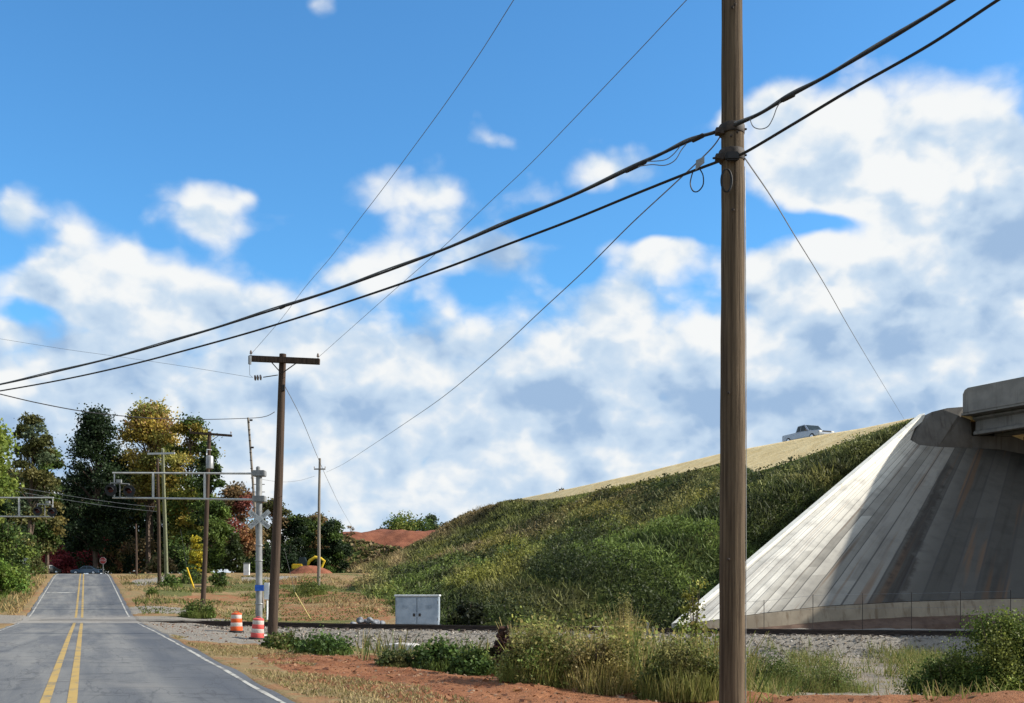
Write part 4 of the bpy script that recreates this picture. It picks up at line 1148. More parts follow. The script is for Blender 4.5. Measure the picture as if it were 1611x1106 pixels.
# second pole with crossarm
D2 = 42.0
h2 = hit(428, 1003); D2 = h2.y
root2, b2, t2 = crossarm_pole('tall dark wooden pole with a crossarm and two braces, leaning right beside the striped drums', 427.5, 1003, 445.5, 557, D2, .19, .125, 'pole_dark', (392, 564, 503, 569), arm_sz=(.17, .21), base=h2)
b = MB()
sx0, sx1 = at(437, 590, D2 - .15), at(396, 594, D2 - .15)
b.tube([sx0, at(414, 593.5, D2 - .15)], .018, 6)
b.build('strut_rod', M['iron'], root2)
b = MB()
for k, u in enumerate((401, 405, 409.5)):
    b.lathe(at(u - 1, 594.2 - (u - 405) * .07, D2 - .15), [(.03, 0), (.10, .015), (.105, .05), (.03, .075)], 12, (1, 0, .05))
b.build('strain_insulator', M['porcelain'], root2, smooth_=True)
b = MB(); b.tube([at(393, 560, D2 - .3), at(393, 573, D2 - .3)], .06, 8); b.tube([at(392.5, 573, D2 - .3), at(393, 590, D2 - .2), at(398, 594, D2 - .15)], .008, 5); b.build('jumper_wire', M['wire'], root2)
b = MB(); b.box(at(446, 610, D2 - .12), (.10, .10, .22)); b.build('bolt_plate', M['iron'], root2)

h3 = hit(318.5, 961)
root3, b3, t3 = crossarm_pole('dark pole with crossarm and a pale transformer can, green weeds at its foot', 318, 961, 330, 679, h3.y, .17, .115, 'pole_dark', (298, 680.5, 365, 685.5), arm_sz=(.12, .15), base=h3)
b = MB(); b.lathe(at(330, 738, h3.y - .38) + Vector((0, 0, 0)), [(.18, 0), (.24, .04), (.24, .78), (.19, .86), (.07, .90)], 16); b.build('transformer', M['galv'], root3, smooth_=True)
b = MB(); b.tube([at(333, 708, h3.y - .3), at(326, 707, h3.y - .3), at(325, 716, h3.y - .3)], .035, 6); b.build('fuse_cutout', M['white_paint'], root3)
D4 = 96.0
root4, b4, t4 = crossarm_pole('greenish bleached pole with a pale single crossarm, left of the dark transformer pole', 262.5, 921, 256, 706, D4, .19, .13, 'pole_green', (232, 714, 275, 713), 'grey_white', (.14, .17), braces=False, base=hit(262.5, 921)); D4 = b4.y
root5, b5, t5 = crossarm_pole('bare reddish brown pole standing just left of the greenish crossarm pole', 251, 921, 248, 722, 100, .17, .12, 'pole_dark', None, base=hit(251, 920))
h6 = hit(407, 962)
root6, b6, t6 = crossarm_pole('thin leaning service pole behind the signal mast with a black cable at its top', 407, 962, 390, 657, h6.y + 1.5, .105, .075, 'pole_grey', None, base=h6 + Vector((0, 1.5, .05)))
for (u, v) in ((393.5, 661), (395.5, 704)):
    b = MB(); b.box(at(u + 1.5, v, b6.y - .1), (.20, .10, .12)); b.build('cable_bracket', M['iron'], root6, bevel=.01)
for v in (664, 676, 684, 693, 712, 724, 737, 752, 768):
    b = MB(); u = 391 + (v - 657) * .056; b.lathe(at(u, v, b6.y - .085), [(.083, -.02), (.088, 0), (.083, .02)], 10); b.build('pole_band', M['iron'], root6)
D7 = 104.0
root7, b7, t7 = crossarm_pole('slim grey far pole with a short crossarm, left of the red clay heap', 501, 905, 503, 721, D7, .17, .11, 'pole_grey', (494, 738, 512, 738), 'pole_grey', (.10, .12), braces=False)
h8 = hit(215, 909)
root8, b8, t8 = crossarm_pole('small distant pole in front of the dark trees, right of the stop sign', 215, 905, 214, 824, min(h8.y, 150), .13, .09, 'pole_dark', None, ins=False)

# ------------------------------------------------------------------ cables: each hangs in its own vertical plane
def span(px_pts, pa, pb, steps=10):
    """photo points of a cable -> points on the vertical plane through plan points pa and pb (smoothed)"""
    pa = np.array(pa[:2], float); d = np.array(pb[:2], float) - pa; out = []
    us = [p[0] for p in px_pts]
    for u, v in px_pts:
        k = (u - CU) / F
        s = (k * pa[1] - pa[0]) / (d[0] - k * d[1]); D = pa[1] + d[1] * s
        out.append(at(u, v, D))
    if len(out) < 3: return out
    res = []
    n = len(out)
    for i in range(n - 1):
        p0 = out[max(i - 1, 0)]; p1_ = out[i]; p2 = out[i + 1]; p3 = out[min(i + 2, n - 1)]
        for j in range(steps):
            t = j / steps
            res.append(.5 * ((2 * p1_) + (p2 - p0) * t + (2 * p0 - 5 * p1_ + 4 * p2 - p3) * t * t + (3 * p1_ - p0 - 3 * p2 + p3) * t ** 3))
    res.append(out[-1]); return res
def on(pts, L=34):
    """carry a cable on past the picture to its next pole"""
    d = (pts[0] - pts[1]).normalized(); return [pts[0] + d * L + Vector((0, 0, L * .02))] + pts
def cable(label, pts, r, mat='cable', name='overhead_cable', cat='cable', parts=()):
    root = thing(name, label, cat, pts[0], None)
    b = MB(); b.tube(pts, r, 6); b.build('strand', M[mat], root, smooth_=True)
    return root
PA = (2.72, 13.02); PB = (-12.9, 27.2)
c1px = [(1548, -30), (1500, 0), (1400, 62), (1300, 120), (1240, 153), (1190, 182), (1140, 204), (1100, 216), (1060, 233), (1010, 257), (910, 304), (800, 350), (700, 392), (600, 430), (500, 465), (400, 497), (300, 528), (200, 557), (100, 582), (0, 605), (-120, 626), (-330, 652)]
k1 = cable('upper thick bundle of black cables with splices, crossing the near pole', on(span(c1px, PA, PB)), .017, name='cable_bundle')
b = MB(); b.tube([p + Vector((0, 0, .024 + .010 * math.sin(i * .35))) for i, p in enumerate(on(span(c1px, PA, PB)))], .012, 6); b.build('strand', M['wire'], k1, smooth_=True)
for (u, v, L) in ((1000, 262, 18), (1098, 217, 10), (1240, 153, 11), (444, 483, 4)):
    b = MB(); s_ = span([(u - L, v + L * .47), (u, v), (u + L, v - L * .5)], PA, PB, 4); b.tube(s_, [.012] + [.030] * (len(s_) - 2) + [.012], 8); b.build('splice_case', M['cable'], k1, smooth_=True)
for lp in ([(1004, 262), (1025, 259), (1046, 260), (1062, 252), (1072, 236), (1080, 226)], [(1018, 254), (1044, 252), (1058, 244), (1070, 230)], [(1180, 187), (1185, 199), (1196, 203), (1208, 199), (1216, 186), (1222, 170), (1228, 160)]):
    b = MB(); b.tube(span(lp, (PA[0], PA[1] - .05), (PB[0], PB[1] - .05), 6), .006, 6); b.build('drip_loop', M['wire'], k1)
c2px = [(1625, -34), (1570, 0), (1460, 72), (1340, 140), (1250, 194), (1172, 240), (1150, 247), (1125, 256), (1080, 273), (1000, 305), (900, 346), (800, 384), (700, 422), (600, 457), (500, 490), (400, 521), (300, 549), (200, 575), (100, 597), (0, 615), (-120, 634), (-330, 656)]
k2 = cable('lower single black cable hanging below the thick bundle', on(span(c2px, PA, PB)), .017)
b = MB(); tg = span([(1094, 268), (1108, 256), (1108, 246), (1095, 252)], (PA[0], PA[1] - .06), (PB[0], PB[1] - .06), 1); b.prism(tg, (.003, .004, 0)); b.build('cable_tag', M['galv'], k2)
b = MB(); b.tube(span([(1090, 270), (1086, 288), (1090, 300), (1098, 301), (1106, 291), (1106, 276), (1101, 266)], (PA[0], PA[1] - .06), (PB[0], PB[1] - .06), 6), .008, 6); b.build('drip_loop', M['cable'], k2)
aL = at(397, 557, D2); aR = at(501, 562, D2)
cable('thin high wire rising from the left end of the crossarm to the top edge', on(span([(830, -34), (808, 0), (755, 84), (700, 164), (640, 246), (600, 300), (560, 352), (520, 405), (480, 452), (440, 505), (395, 557)], (aL.x, aL.y), (0.05, 15.4))), .0062, 'wire', 'power_line', 'wire')
cable('thin high wire from the right end of the crossarm up towards the near pole', on(span([(1110, -30), (1080, 0), (1000, 85), (900, 190), (830, 262), (760, 328), (690, 395), (600, 474), (501, 562)], (aR.x, aR.y), (2.5, 15.4))), .0062, 'wire', 'power_line', 'wire')
cable('long grey wire running from the near pole down to the slim far pole', span([(1133, 215), (1115, 238), (1060, 290), (990, 355), (920, 425), (850, 490), (780, 555), (700, 622), (640, 664), (580, 704), (540, 730), (513, 743)], (2.6, 13.2), (t7.x, t7.y)), .009, 'wire', 'power_line', 'wire')
cable('thin faint wire sagging left from the slim far pole towards the crossarm pole', span([(495, 749), (470, 756), (440, 758), (400, 752)], (t7.x, t7.y), (-24, 80)), .018, 'wire', 'power_line', 'wire')
cable('taut grey guy wire running from the near pole down behind the straw ridge', span([(1172, 249), (1181, 262), (1215, 312), (1250, 370), (1300, 452), (1360, 556), (1424, 662)], (2.86, 13.2), (41.5, 112)), .009, 'wire', 'guy_wire', 'wire')
cable('thin wire coming in from the left to the strain insulator of the crossarm pole', span([(-60, 524), (0, 533), (100, 549), (200, 563), (300, 578), (397, 594)], (at(397, 594, D2).x, D2 - .15), (-24, 46)), .0062, 'wire', 'power_line', 'wire')
cable('sagging black service cable from the left edge to the thin leaning pole', span([(-60, 606), (0, 620), (60, 634), (130, 647), (200, 655), (290, 660), (390, 658), (418, 655), (432, 648)], (t6.x, t6.y), (-24.5, 46)), .026, 'cable', 'service_cable', 'cable')
cable('thin wire slanting down right from the crossarm pole past the far pole', span([(449, 609), (475, 660), (500, 720), (520, 765), (540, 805), (562, 842)], (t2.x, t2.y), (-27, 185)), .014, 'wire', 'power_line', 'wire')
for (dv, lab) in ((0, 'upper of two faint wires against the dark trees behind the signal arms'), (7, 'lower of two faint wires against the dark trees behind the signal arms')):
    cable(lab, span([(-30, 756 + dv), (60, 772 + dv), (140, 785 + dv), (200, 793 + dv), (250, 798 + dv)], (b5.x, b5.y), (-60, 95)), .016, 'wire', 'power_line', 'wire')

# ------------------------------------------------------------------ crossing signals
def text_mesh(txt, size, name, mat, parent, M4, depth=.004):
    cu = bpy.data.curves.new('lettering', 'FONT'); cu.body = txt; cu.size = size; cu.extrude = depth; cu.align_x = 'CENTER'; cu.align_y = 'CENTER'; cu.resolution_u = 2
    o = bpy.data.objects.new('lettering', cu); COL.objects.link(o)
    dg = bpy.context.evaluated_depsgraph_get(); me = bpy.data.meshes.new_from_object(o.evaluated_get(dg))
    bpy.data.objects.remove(o); me.transform(M4); me.materials.clear(); me.materials.append(mat); me.name = name
    ob = bpy.data.objects.new(name, me); COL.objects.link(ob); ob.parent = parent; return ob
def flasher(c, root, r=.30):
    c = Vector(c)
    f = MB(); f.lathe(c, [(r, 0), (r, .02), (r * .35, .03), (.14, .05), (.14, .16), (.05, .20)], 24, (0, 1, 0)); fo = f.build('flasher', M['black'], root, smooth_=True)
    l = MB(); l.lathe(c + Vector((0, -.002, 0)), [(.13, 0), (.10, .03), (.02, .045)], 16, (0, -1, 0)); l.build('lens', M['lens'], fo, smooth_=True)
    h = MB(); vs = []; n = 12
    for i in range(n + 1):
        th = math.pi * (.02 + .96 * i / n)
        for rr, d in ((.165, 0), (.165, -.28 + .12 * abs(math.cos(th)))): vs.append(c + Vector((math.cos(th) * rr, d, math.sin(th) * rr)))
    for i in range(n + 1):
        th = math.pi * (.02 + .96 * i / n)
        for rr, d in ((.157, 0), (.157, -.28 + .12 * abs(math.cos(th)))): vs.append(c + Vector((math.cos(th) * rr, d, math.sin(th) * rr)))
    m_ = 2 * (n + 1)
    h.add(vs, [(2 * i, 2 * i + 1, 2 * i + 3, 2 * i + 2) for i in range(n)] + [(m_ + 2 * i, m_ + 2 * i + 2, m_ + 2 * i + 3, m_ + 2 * i + 1) for i in range(n)] + [(2 * i + 1, m_ + 2 * i + 1, m_ + 2 * i + 3, 2 * i + 3) for i in range(n)])
    h.build('hood', M['black'], fo); return fo
def cantilever(label, D, mast_u, mast_top, mast_base, arm_u, vt, vb, struts, lights, full=True, mast_r=.165):
    base = at(mast_u, mast_base, D); base.z = float(gz(base.x, D)); root = thing('crossing_signal', label, 'railway signal', base)
    k = D / F
    b = MB(); b.lathe(base, [(.45, -.3), (.45, .12), (.25, .14)], 4); b.build('footing', M['oldconc'], root)
    b = MB(); b.tube([base + Vector((0, 0, .1)), at(mast_u, mast_top, D)], [mast_r * 1.05, mast_r * .92], 20); b.build('mast', M['galv'], root, smooth_=True)
    for v in (vt, vb):
        b = MB(); b.tube([at(mast_u + 3, v[0], D - .02), at((mast_u + arm_u) / 2, (v[0] + v[1]) / 2, D - .02), at(arm_u, v[1], D - .02)], [.056, .050, .045], 10)
        b.build('arm_pipe', M['alu'], root, smooth_=True)
    for (u, r) in struts:
        e = (u - mast_u) / (arm_u - mast_u); v0 = vt[0] + (vt[1] - vt[0]) * e; v1 = vb[0] + (vb[1] - vb[0]) * e
        b = MB(); b.tube([at(u, v0, D - .02), at(u, v1, D - .02)], r, 8); b.build('strut', M['alu'], root, smooth_=True)
    for (u, v) in lights: flasher(at(u, v, D - .32), root)
    if len(lights) == 2:
        b = MB(); (ua, va), (ub_, vb_) = lights; b.tube([at(ua, va - 11, D - .14), at(ub_, vb_ - 11, D - .14)], .035, 6)
        for (u, v) in lights: b.tube([at(u, v - 11, D - .14), at(u, v, D - .16)], .03, 6)
        m_ = (ua + ub_) / 2; b.tube([at(m_, va - 11, D - .14), at(m_, vb[1], D - .05)], .03, 6); b.box(at(m_ - 1 if full else m_ + 5, va - 14, D - .14), (.24, .16, .16)); b.build('light_bracket', M['galv'], root)
    return root, base
hm = hit(407, 978)
DM = min(hm.y, 54.3)
cs1, mb1 = cantilever('cantilever signal with crossbuck, blue plate and flashers on twin pipes over the road', DM, 407.5, 743, 978, 177, (745, 744), (786, 783), [(180, .035), (241, .062), (322, .062)], [(174, 771), (203, 772.5)])
for v in (762, 774, 787, 799):
    for sx in (-1, 1):
        b = MB(); b.tube([at(407.5 + sx * 5, v, DM), at(407.5 + sx * 9, v, DM)], .02, 6); b.build('step_peg', M['iron'], cs1)
for v in (745, 785):
    b = MB(); b.box(at(408, v, DM), (.62, .52, .30)); b.build('arm_clamp', M['galv'], cs1, bevel=.03)
b = MB(); b.lathe(at(406, 738, DM), [(.10, -.1), (.11, .08), (.05, .14)], 10); b.build('mast_cap', M['galv'], cs1, smooth_=True)
xc0 = at(408, 817, DM - .26)
for sgn, words in ((-1, ('RAIL', 'ROAD')), (1, ('CROSS', 'ING'))):
    ang = sgn * R(39); b = MB(); rm = Matrix.Rotation(ang, 3, 'Y').inverted() if False else Matrix.Rotation(-ang, 3, 'Y')
    dy = -.03 if sgn < 0 else 0
    b.box(xc0 + Vector((0, dy, 0)), (1.30, .022, .235), rm); bo = b.build('crossbuck_board', M['grey_white'], cs1)
    for wd, off_ in zip(words, (-.36, .36)):
        M4 = Matrix.Translation(xc0 - mb1 + Vector((0, dy - .013, 0))) @ rm.to_4x4() @ Matrix.Translation((off_, 0, 0)) @ Matrix.Rotation(R(90), 4, 'X')
        text_mesh(wd, .175, 'lettering', M['letter'], bo, M4)
b = MB(); b.box(at(408, 925, DM - .24), (.44, .02, .30)); bo = b.build('notice_plate', M['blue'], cs1, bevel=.004)
b = MB(); b.box(at(420.5, 930, DM + .1), (.26, .3, .85)); b.tube([at(420.5, 944, DM + .1), at(420.5, 975, DM + .1)], .05, 8); b.build('relay_box', M['white_paint'], cs1, bevel=.015)
for v in (858, 882, 950):
    b = MB(); b.lathe(at(407.5, v, DM), [(.197, -.025), (.205, 0), (.197, .025)], 16); b.build('mast_band', M['galv'], cs1)
cs2, mb2 = cantilever('second cantilever signal reaching in from the left edge, beyond the track', 68.0, -150, 774, 960, 84.5, (783, 783), (811.5, 813), [(83, .035), (30, .065), (-40, .065)], [(59, 804), (82, 805.5)], False)

# ------------------------------------------------------------------ drums, cabinet, small roadside things
def drum(label, u, D, mats, tilt=0, s=1.0, group='striped traffic drums by the track'):
    p = gp((u - CU) / F * D, D); root = thing('traffic_drum', label, 'traffic drum', p, group); q = Matrix.Rotation(tilt, 3, 'Y')
    def seg(prof, name, mat):
        b = MB(); b.lathe((0, 0, 0), [(r * s, z * s) for r, z in prof], 24); b.v = [tuple(q @ Vector(v)) for v in b.v]; return b.build(name, M[mat], root, local=True, smooth_=True)
    seg([(.40, 0), (.40, .07), (.31, .09)], 'rubber_base', 'rubber')
    z = .06; rr = [.305, .300, .285, .278, .26, .253]
    for i, (mt, hh) in enumerate(zip((mats[0], mats[1], mats[0], mats[1]), (.25, .20, .21, .20))):
        r0 = .31 - .015 * i; seg([(r0, z), (r0 + .008, z + .012), (r0 + .004, z + hh - .01), (r0 - .012, z + hh)], 'band', mt); z += hh
    seg([(.262, z), (.268, z + .015), (.262, z + .075), (.22, z + .10), (.05, z + .105)], 'top', mats[0])
    b = MB(); vs_ = [Vector((math.cos(th) * .13, .0, z + .10 + math.sin(th) * .07)) * s for th in np.linspace(0, math.pi, 9)]; b.tube([q @ v for v in vs_], .018 * s, 6); b.build('handle', M[mats[0]], root, local=True)
    return root
dd_ = hit(372, 995).y
drum('upright orange and white banded traffic drum on pale gravel', 372, dd_, ('orange', 'drumwhite'), 0, 30.5 / F * dd_ / 1.02)
dd_ = hit(404, 1006).y
drum('faded pinkish traffic drum sunk in the weeds, slightly tilted, against the crossarm pole', 404.5, dd_, ('pinkred', 'drumwhite'), R(4), 33 / F * dd_ / 1.02)

def box_mesh(c0, size, name, mat, root, bevel=.02, rot=None):
    b = MB(); b.box(c0, size, rot); return b.build(name, M[mat], root, bevel=bevel)
cb_ = at(656, 990, 61.5); gzc = float(gz(cb_.x, 61.5)); W_ = 68 / F * 61.5; topz = at(656, 938, 61.5).z
cabr = thing('equipment_cabinet', 'large pale grey steel equipment cabinet with double doors behind the track', 'cabinet', (cb_.x, 61.5, gzc))
hgt = topz - gzc
box_mesh((cb_.x, 61.5 + .6, gzc + hgt / 2 + .05), (W_, 1.2, hgt - .1), 'body', 'cabinet', cabr, .02)
box_mesh((cb_.x, 61.5 + .6, gzc + .0), (W_ + .1, 1.3, .24), 'plinth', 'oldconc', cabr)
box_mesh((cb_.x, 61.5 + .56, topz + .04), (W_ + .12, 1.36, .10), 'roof', 'white_paint', cabr, .02)
for s_ in (-1, 1):
    dd = MB(); dd.box((cb_.x + s_ * (W_ / 4 - .015), 61.47, gzc + hgt / 2 + .05), (W_ / 2 - .09, .04, hgt - .28)); do = dd.build('door', M['cabinet'], cabr, bevel=.008)
    hb = MB(); hb.box((cb_.x + s_ * .16, 61.43, gzc + hgt * .40), (.13, .04, .16)); hb.build('handle', M['iron'], do, bevel=.01)
    for k in (.2, .8):
        hb = MB(); hb.box((cb_.x + s_ * (W_ / 2 - .05), 61.45, gzc + .15 + hgt * k * .9), (.03, .05, .16)); hb.build('hinge', M['galv'], do)
    lb = MB()
    for j in range(6): lb.box((cb_.x + s_ * W_ * .27, 61.444, gzc + hgt * (.60 + j * .022)), (.34, .012, .016))
    lb.build('louvre', M['cabinet'], do)
box_mesh((cb_.x + W_ / 2 + .012, 61.9, gzc + hgt / 2), (.03, .06, hgt - .1), 'corner_trim', 'white_paint', cabr, .004)

def post(name, label, cat, base, top, r, mat, group=None, seg=8):
    root = thing(name, label, cat, base, group); b = MB(); b.tube([Vector(base) + Vector((0, 0, -.2)), top], r, seg); b.build('shaft', M[mat], root, smooth_=True); return root
for lab, ua, va, ub_, vb_, dd in (('yellow guy wire guard leaning beside the greenish pole', 306, 926, 294, 893, 0), ('thin faded yellow guy guard leaning on the bare bank right of the crossarm pole', 490, 974, 464, 932, 0)):
    bp = hit(ua, va); tp = at(ub_, vb_, bp.y - 1.0)
    rt_ = thing('guy_guard', lab, 'guy guard', bp); b = MB(); b.tube([bp + Vector((0, 0, -.1)), tp], .075 if ua < 400 else .035, 8); b.build('sleeve', M['yellow'] if ua < 400 else M['faded_yellow'], rt_)
    b = MB(); b.tube([tp, at(ub_ - (10 if ua < 400 else 17), vb_ - (60 if ua < 400 else 70), bp.y - 3.5)], .01, 5); b.build('wire', M['wire'], rt_)
bp = hit(388, 906); rt_ = thing('utility_pedestal', 'small pale grey pedestal box standing on the far gravel road', 'utility box', bp)
kk = bp.y / F
box_mesh(bp + Vector((0, 0, 10 * kk)), (9 * kk, 5 * kk, 18 * kk), 'housing', 'white_paint', rt_, .03); box_mesh(bp + Vector((0, 0, 19.5 * kk)), (10 * kk, 6 * kk, 2 * kk), 'lid', 'galv', rt_, .02)
for i, (u, lab) in enumerate(((1019, 'taller grey marker stake beside the track in the ditch weeds'), (1028, 'shorter grey marker stake right of its taller neighbour by the track'))):
    D = 51.0; p = gp((u - CU) / F * D, D); t_ = at(u, 979 if i == 0 else 986, D); rt_ = thing('marker_stake', lab, 'marker stake', p)
    b = MB(); b.box((p + t_) / 2 + Vector((0, 0, -.1)), (.13, .05, (t_ - p).z + .2)); b.build('stake', M['galv'], rt_, bevel=.008)
# rocks
for i, (u, v, sx, lab) in enumerate(((556, 981, 9, 'leftmost low white rock of the pile left of the cabinet'), (565, 977, 10, 'flat pale rock on the left side of the pile'), (575, 979, 10, 'grey rock in the middle front of the pile'), (583, 975, 8, 'small rock topping the right of the pile'), (590, 980, 11, 'pale blue grey rock at the right of the pile'), (599, 982, 8, 'rightmost small rock of the pile near the cabinet'), (571, 983, 9, 'dark grey rock low at the front of the pile'))):
    D = 60.2; p = at(u, v, D); g0 = float(gz(p.x, D)); s_ = sx / F * D
    bm = bmesh.new(); bmesh.ops.create_icosphere(bm, subdivisions=3, radius=s_ * .62)
    for vv in bm.verts:
        n_ = mnoise.noise(vv.co * 2.6 + Vector((i * 7.1, 3, 1))); vv.co *= 1 + .9 * n_; vv.co.z *= .75
        vv.co.x = round(vv.co.x / (s_ * .12)) * s_ * .12 * .5 + vv.co.x * .5
    me = bpy.data.meshes.new('rock'); bm.to_mesh(me); bm.free(); me.materials.append(M['stone'] if i != 6 else M['benchsoil'])
    o = bpy.data.objects.new('rock', me); COL.objects.link(o); o.location = (p.x, D + (i % 3) * .25, max(g0 + s_ * .2, p.z)); tag(o, lab, 'rock', 'rocks piled beside the cabinet')
# fallen concrete pieces in the ditch
h_ = hit(615, 1030)
def slabby(label, pts, D, th, mat='oldconc', name='concrete_slab'):
    P_ = [at(u, v, D) for u, v in pts]; c = sum(P_, Vector()) / len(P_); b = MB(); b.prism(P_, (0.1, th, .03)); o = b.build(name, M[mat], None, bevel=.04)
    me = o.data; me.transform(Matrix.Translation(-c)); o.location = c; tag(o, label, 'concrete slab'); return o
DS = 46.5
slabby('long broken pale concrete slab lying in the ditch below the ballast', [(588, 1018), (622, 1013), (652, 1015), (657, 1020), (648, 1024), (622, 1025), (590, 1027), (578, 1026)], DS, .9)
slabby('small square concrete block left of the long slab in the ditch', [(562, 1020), (574, 1018), (575, 1031), (563, 1031)], DS - .6, .35, name='concrete_block')
# fence along the toe of the paving
fr = thing('wire_fence', 'thin wire fence on slim posts along the toe of the concrete paving', 'fence', at(1202, 985, 57.6))
tops = []
for u, vt_, vb_ in ((1163, 946, 992), (1202, 944, 990), (1279, 935, 986), (1357, 933, 986), (1434, 932, 988), (1511, 930, 988), (1590, 928, 988)):
    p = at(u, vb_, 58.3); p.z = float(gz(p.x, 58.3)) - .1; t_ = at(u, vt_, 58.3); b = MB(); b.tube([p, t_], .018, 6); b.build('post', M['iron'], fr); tops.append((p, t_))
for k in (.97, .6):
    b = MB()
    for (a0_, a1_), (c0__, c1__) in zip(tops[:-1], tops[1:]): b.tube([a0_.lerp(a1_, k), c0__.lerp(c1__, k)], .006, 4)
    b.build('wire', M['wire'], fr)
# signs
hs = hit(163, 905); DSs = min(hs.y, 158); kk = DSs / F
sr = thing('stop_sign', 'red octagonal stop sign on a post at the far junction, right of the blue car', 'road sign', gp((163 - CU) * kk, DSs))
c = at(162, 882, DSs)
post_b = MB(); g_ = gp(c.x, DSs); post_b.tube([g_ + Vector((0, .05, -.3)), c + Vector((0, .05, .3))], .035, 6); post_b.build('post', M['galv'], sr)
def octo(c, r, y): return [c + Vector((math.cos(R(22.5 + 45 * k)) * r, y, math.sin(R(22.5 + 45 * k)) * r)) for k in range(8)]
b = MB(); b.prism(octo(c, .42, 0), (0, -.012, 0)); b.build('border', M['letter_w'], sr)
b = MB(); b.prism(octo(c, .39, -.0125), (0, -.004, 0)); pl_ = b.build('face', M['red'], sr)
text_mesh('STOP', .28, 'lettering', M['letter_w'], pl_, Matrix.Translation(c - sr.location + Vector((0, -.018, 0))) @ Matrix.Rotation(R(90), 4, 'X'))
DSb = 112; c = at(37, 880, DSb)
sr = thing('road_sign', 'grey back of a road sign among the green bushes left of the road', 'road sign', gp(c.x, DSb))
b = MB(); b.prism(octo(c, .46, 0), (0, .012, 0)); b.build('plate', M['sign_back'], sr)
b = MB(); b.tube([gp(c.x, DSb - .05) + Vector((0, -.03, -.2)), c + Vector((0, -.03, .3))], .035, 6); b.build('post', M['galv'], sr)

# ------------------------------------------------------------------ vehicles (local: length along +x, front at +x, ground z = 0)
def vehicle(name, label, cat, loc, rz, paint, body, house, width, wheels, wr, glass_side, group=None, taper=.86):
    root = thing(name, label, cat, loc, group, rz)
    b = MB(); n = len(body); hw = width / 2
    rows = ((-hw * .94, .0), (-hw, .06), (hw, .06), (hw * .94, .0))
    vs = []
    for (yy, _) in ((-hw, 0), (hw, 0)): vs += [(x, yy, z) for x, z in body]
    b.add(vs, [tuple(range(n)), tuple(range(2 * n - 1, n - 1, -1))] + [(i, i + n, (i + 1) % n + n, (i + 1) % n) for i in range(n)])
    b.build('body', M[paint], root, local=True, bevel=.06, smooth_=True)
    # cabin: (x, z) polygon, narrower at the roof
    n = len(house); z0 = min(z for _, z in house); z1 = max(z for _, z in house); b = MB(); vs = []
    wy = lambda z: hw * (.97 - (.97 - taper) * (z - z0) / (z1 - z0))
    for sg in (-1, 1): vs += [(x, sg * wy(z), z) for x, z in house]
    b.add(vs, [tuple(range(n)), tuple(range(2 * n - 1, n - 1, -1))] + [(i, i + n, (i + 1) % n + n, (i + 1) % n) for i in range(n)])
    b.build('cabin', M[paint], root, local=True, bevel=.04, smooth_=True)
    # windscreen, rear window, side windows just proud of the cabin
    def pane(i, j, nm, inset=.09):
        (xa, za), (xb, zb) = house[i], house[j]; nx, nz = (zb - za), -(xb - xa); L = math.hypot(nx, nz); nx, nz = nx / L * .012, nz / L * .012
        if nz < 0: nx, nz = -nx, -nz
        e0, e1 = .08, .92
        A = (xa + (xb - xa) * e0 + nx, za + (zb - za) * e0 + nz); B = (xa + (xb - xa) * e1 + nx, za + (zb - za) * e1 + nz)
        ya, yb = wy(A[1]) - inset, wy(B[1]) - inset
        bb = MB(); bb.prism([(A[0], -ya, A[1]), (A[0], ya, A[1]), (B[0], yb, B[1]), (B[0], -yb, B[1])], (-nx * .6, 0, -nz * .6)); bb.build(nm, M['glass'], root, local=True)
    pane(0, 1, 'rear_window'); pane(2, 3, 'windscreen')
    for sg in (-1, 1):
        for poly in glass_side:
            bb = MB(); bb.prism([(x, sg * (wy(z) + .012), z) for x, z in poly], (0, -sg * .008, 0)); bb.build('side_window', M['glass'], root, local=True)
    for (x, sg) in [(x, sg) for x in wheels for sg in (-1, 1)]:
        bb = MB(); bb.lathe((x, sg * (hw - .20), wr), [(wr * .7, 0), (wr, .03), (wr, .19), (wr * .92, .225), (wr * .66, .225)], 22, (0, sg, 0)); wo = bb.build('wheel', M['rubber'], root, local=True, smooth_=True)
        bb = MB(); bb.lathe((x, sg * (hw + .026), wr), [(wr * .64, 0), (wr * .6, .012), (wr * .15, .02)], 18, (0, sg, 0)); ro = bb.build('rim', M['chrome'], root, local=True, smooth_=True); ro.parent = wo
    fx = max(x for x, _ in body); rxm = min(x for x, _ in body)
    zl = [z for x, z in body if x > fx - .3]; zh = (max(zl) + min(zl)) / 2 + .12
    for sg in (-1, 1):
        bb = MB(); bb.box((fx - .05, sg * hw * .74, zh), (.16, hw * .36, .16)); bb.build('headlight', M['lampglass'], root, local=True, bevel=.02)
        bb = MB(); bb.box((rxm + .04, sg * hw * .82, zh + .05), (.12, hw * .22, .20)); bb.build('tail_light', M['lens'], root, local=True, bevel=.02)
        bb = MB(); bb.box((house[3][0] - .25, sg * (hw + .10), house[3][1] + .08), (.10, .20, .15)); bb.build('mirror', M['black'], root, local=True, bevel=.02)
    bb = MB(); bb.box((fx + .01, 0, min(z for x, z in body) + .22), (.14, width * .96, .18)); bb.build('bumper', M['chrome'] if cat == 'pickup truck' else M[paint], root, local=True, bevel=.03)
    bb = MB(); bb.box((fx - .005, 0, zh - .02), (.05, hw * 1.0, .20)); bb.build('grille', M['black'], root, local=True, bevel=.01)
    return root
truck_body = [(-2.75, .50), (-2.75, 1.12), (-.55, 1.14), (1.25, 1.10), (2.55, 1.00), (2.70, .88), (2.72, .48)]
tD = 103.5; tx = (1271 - CU) / F * tD
tz = at(1243, 690.5, tD).z - .52
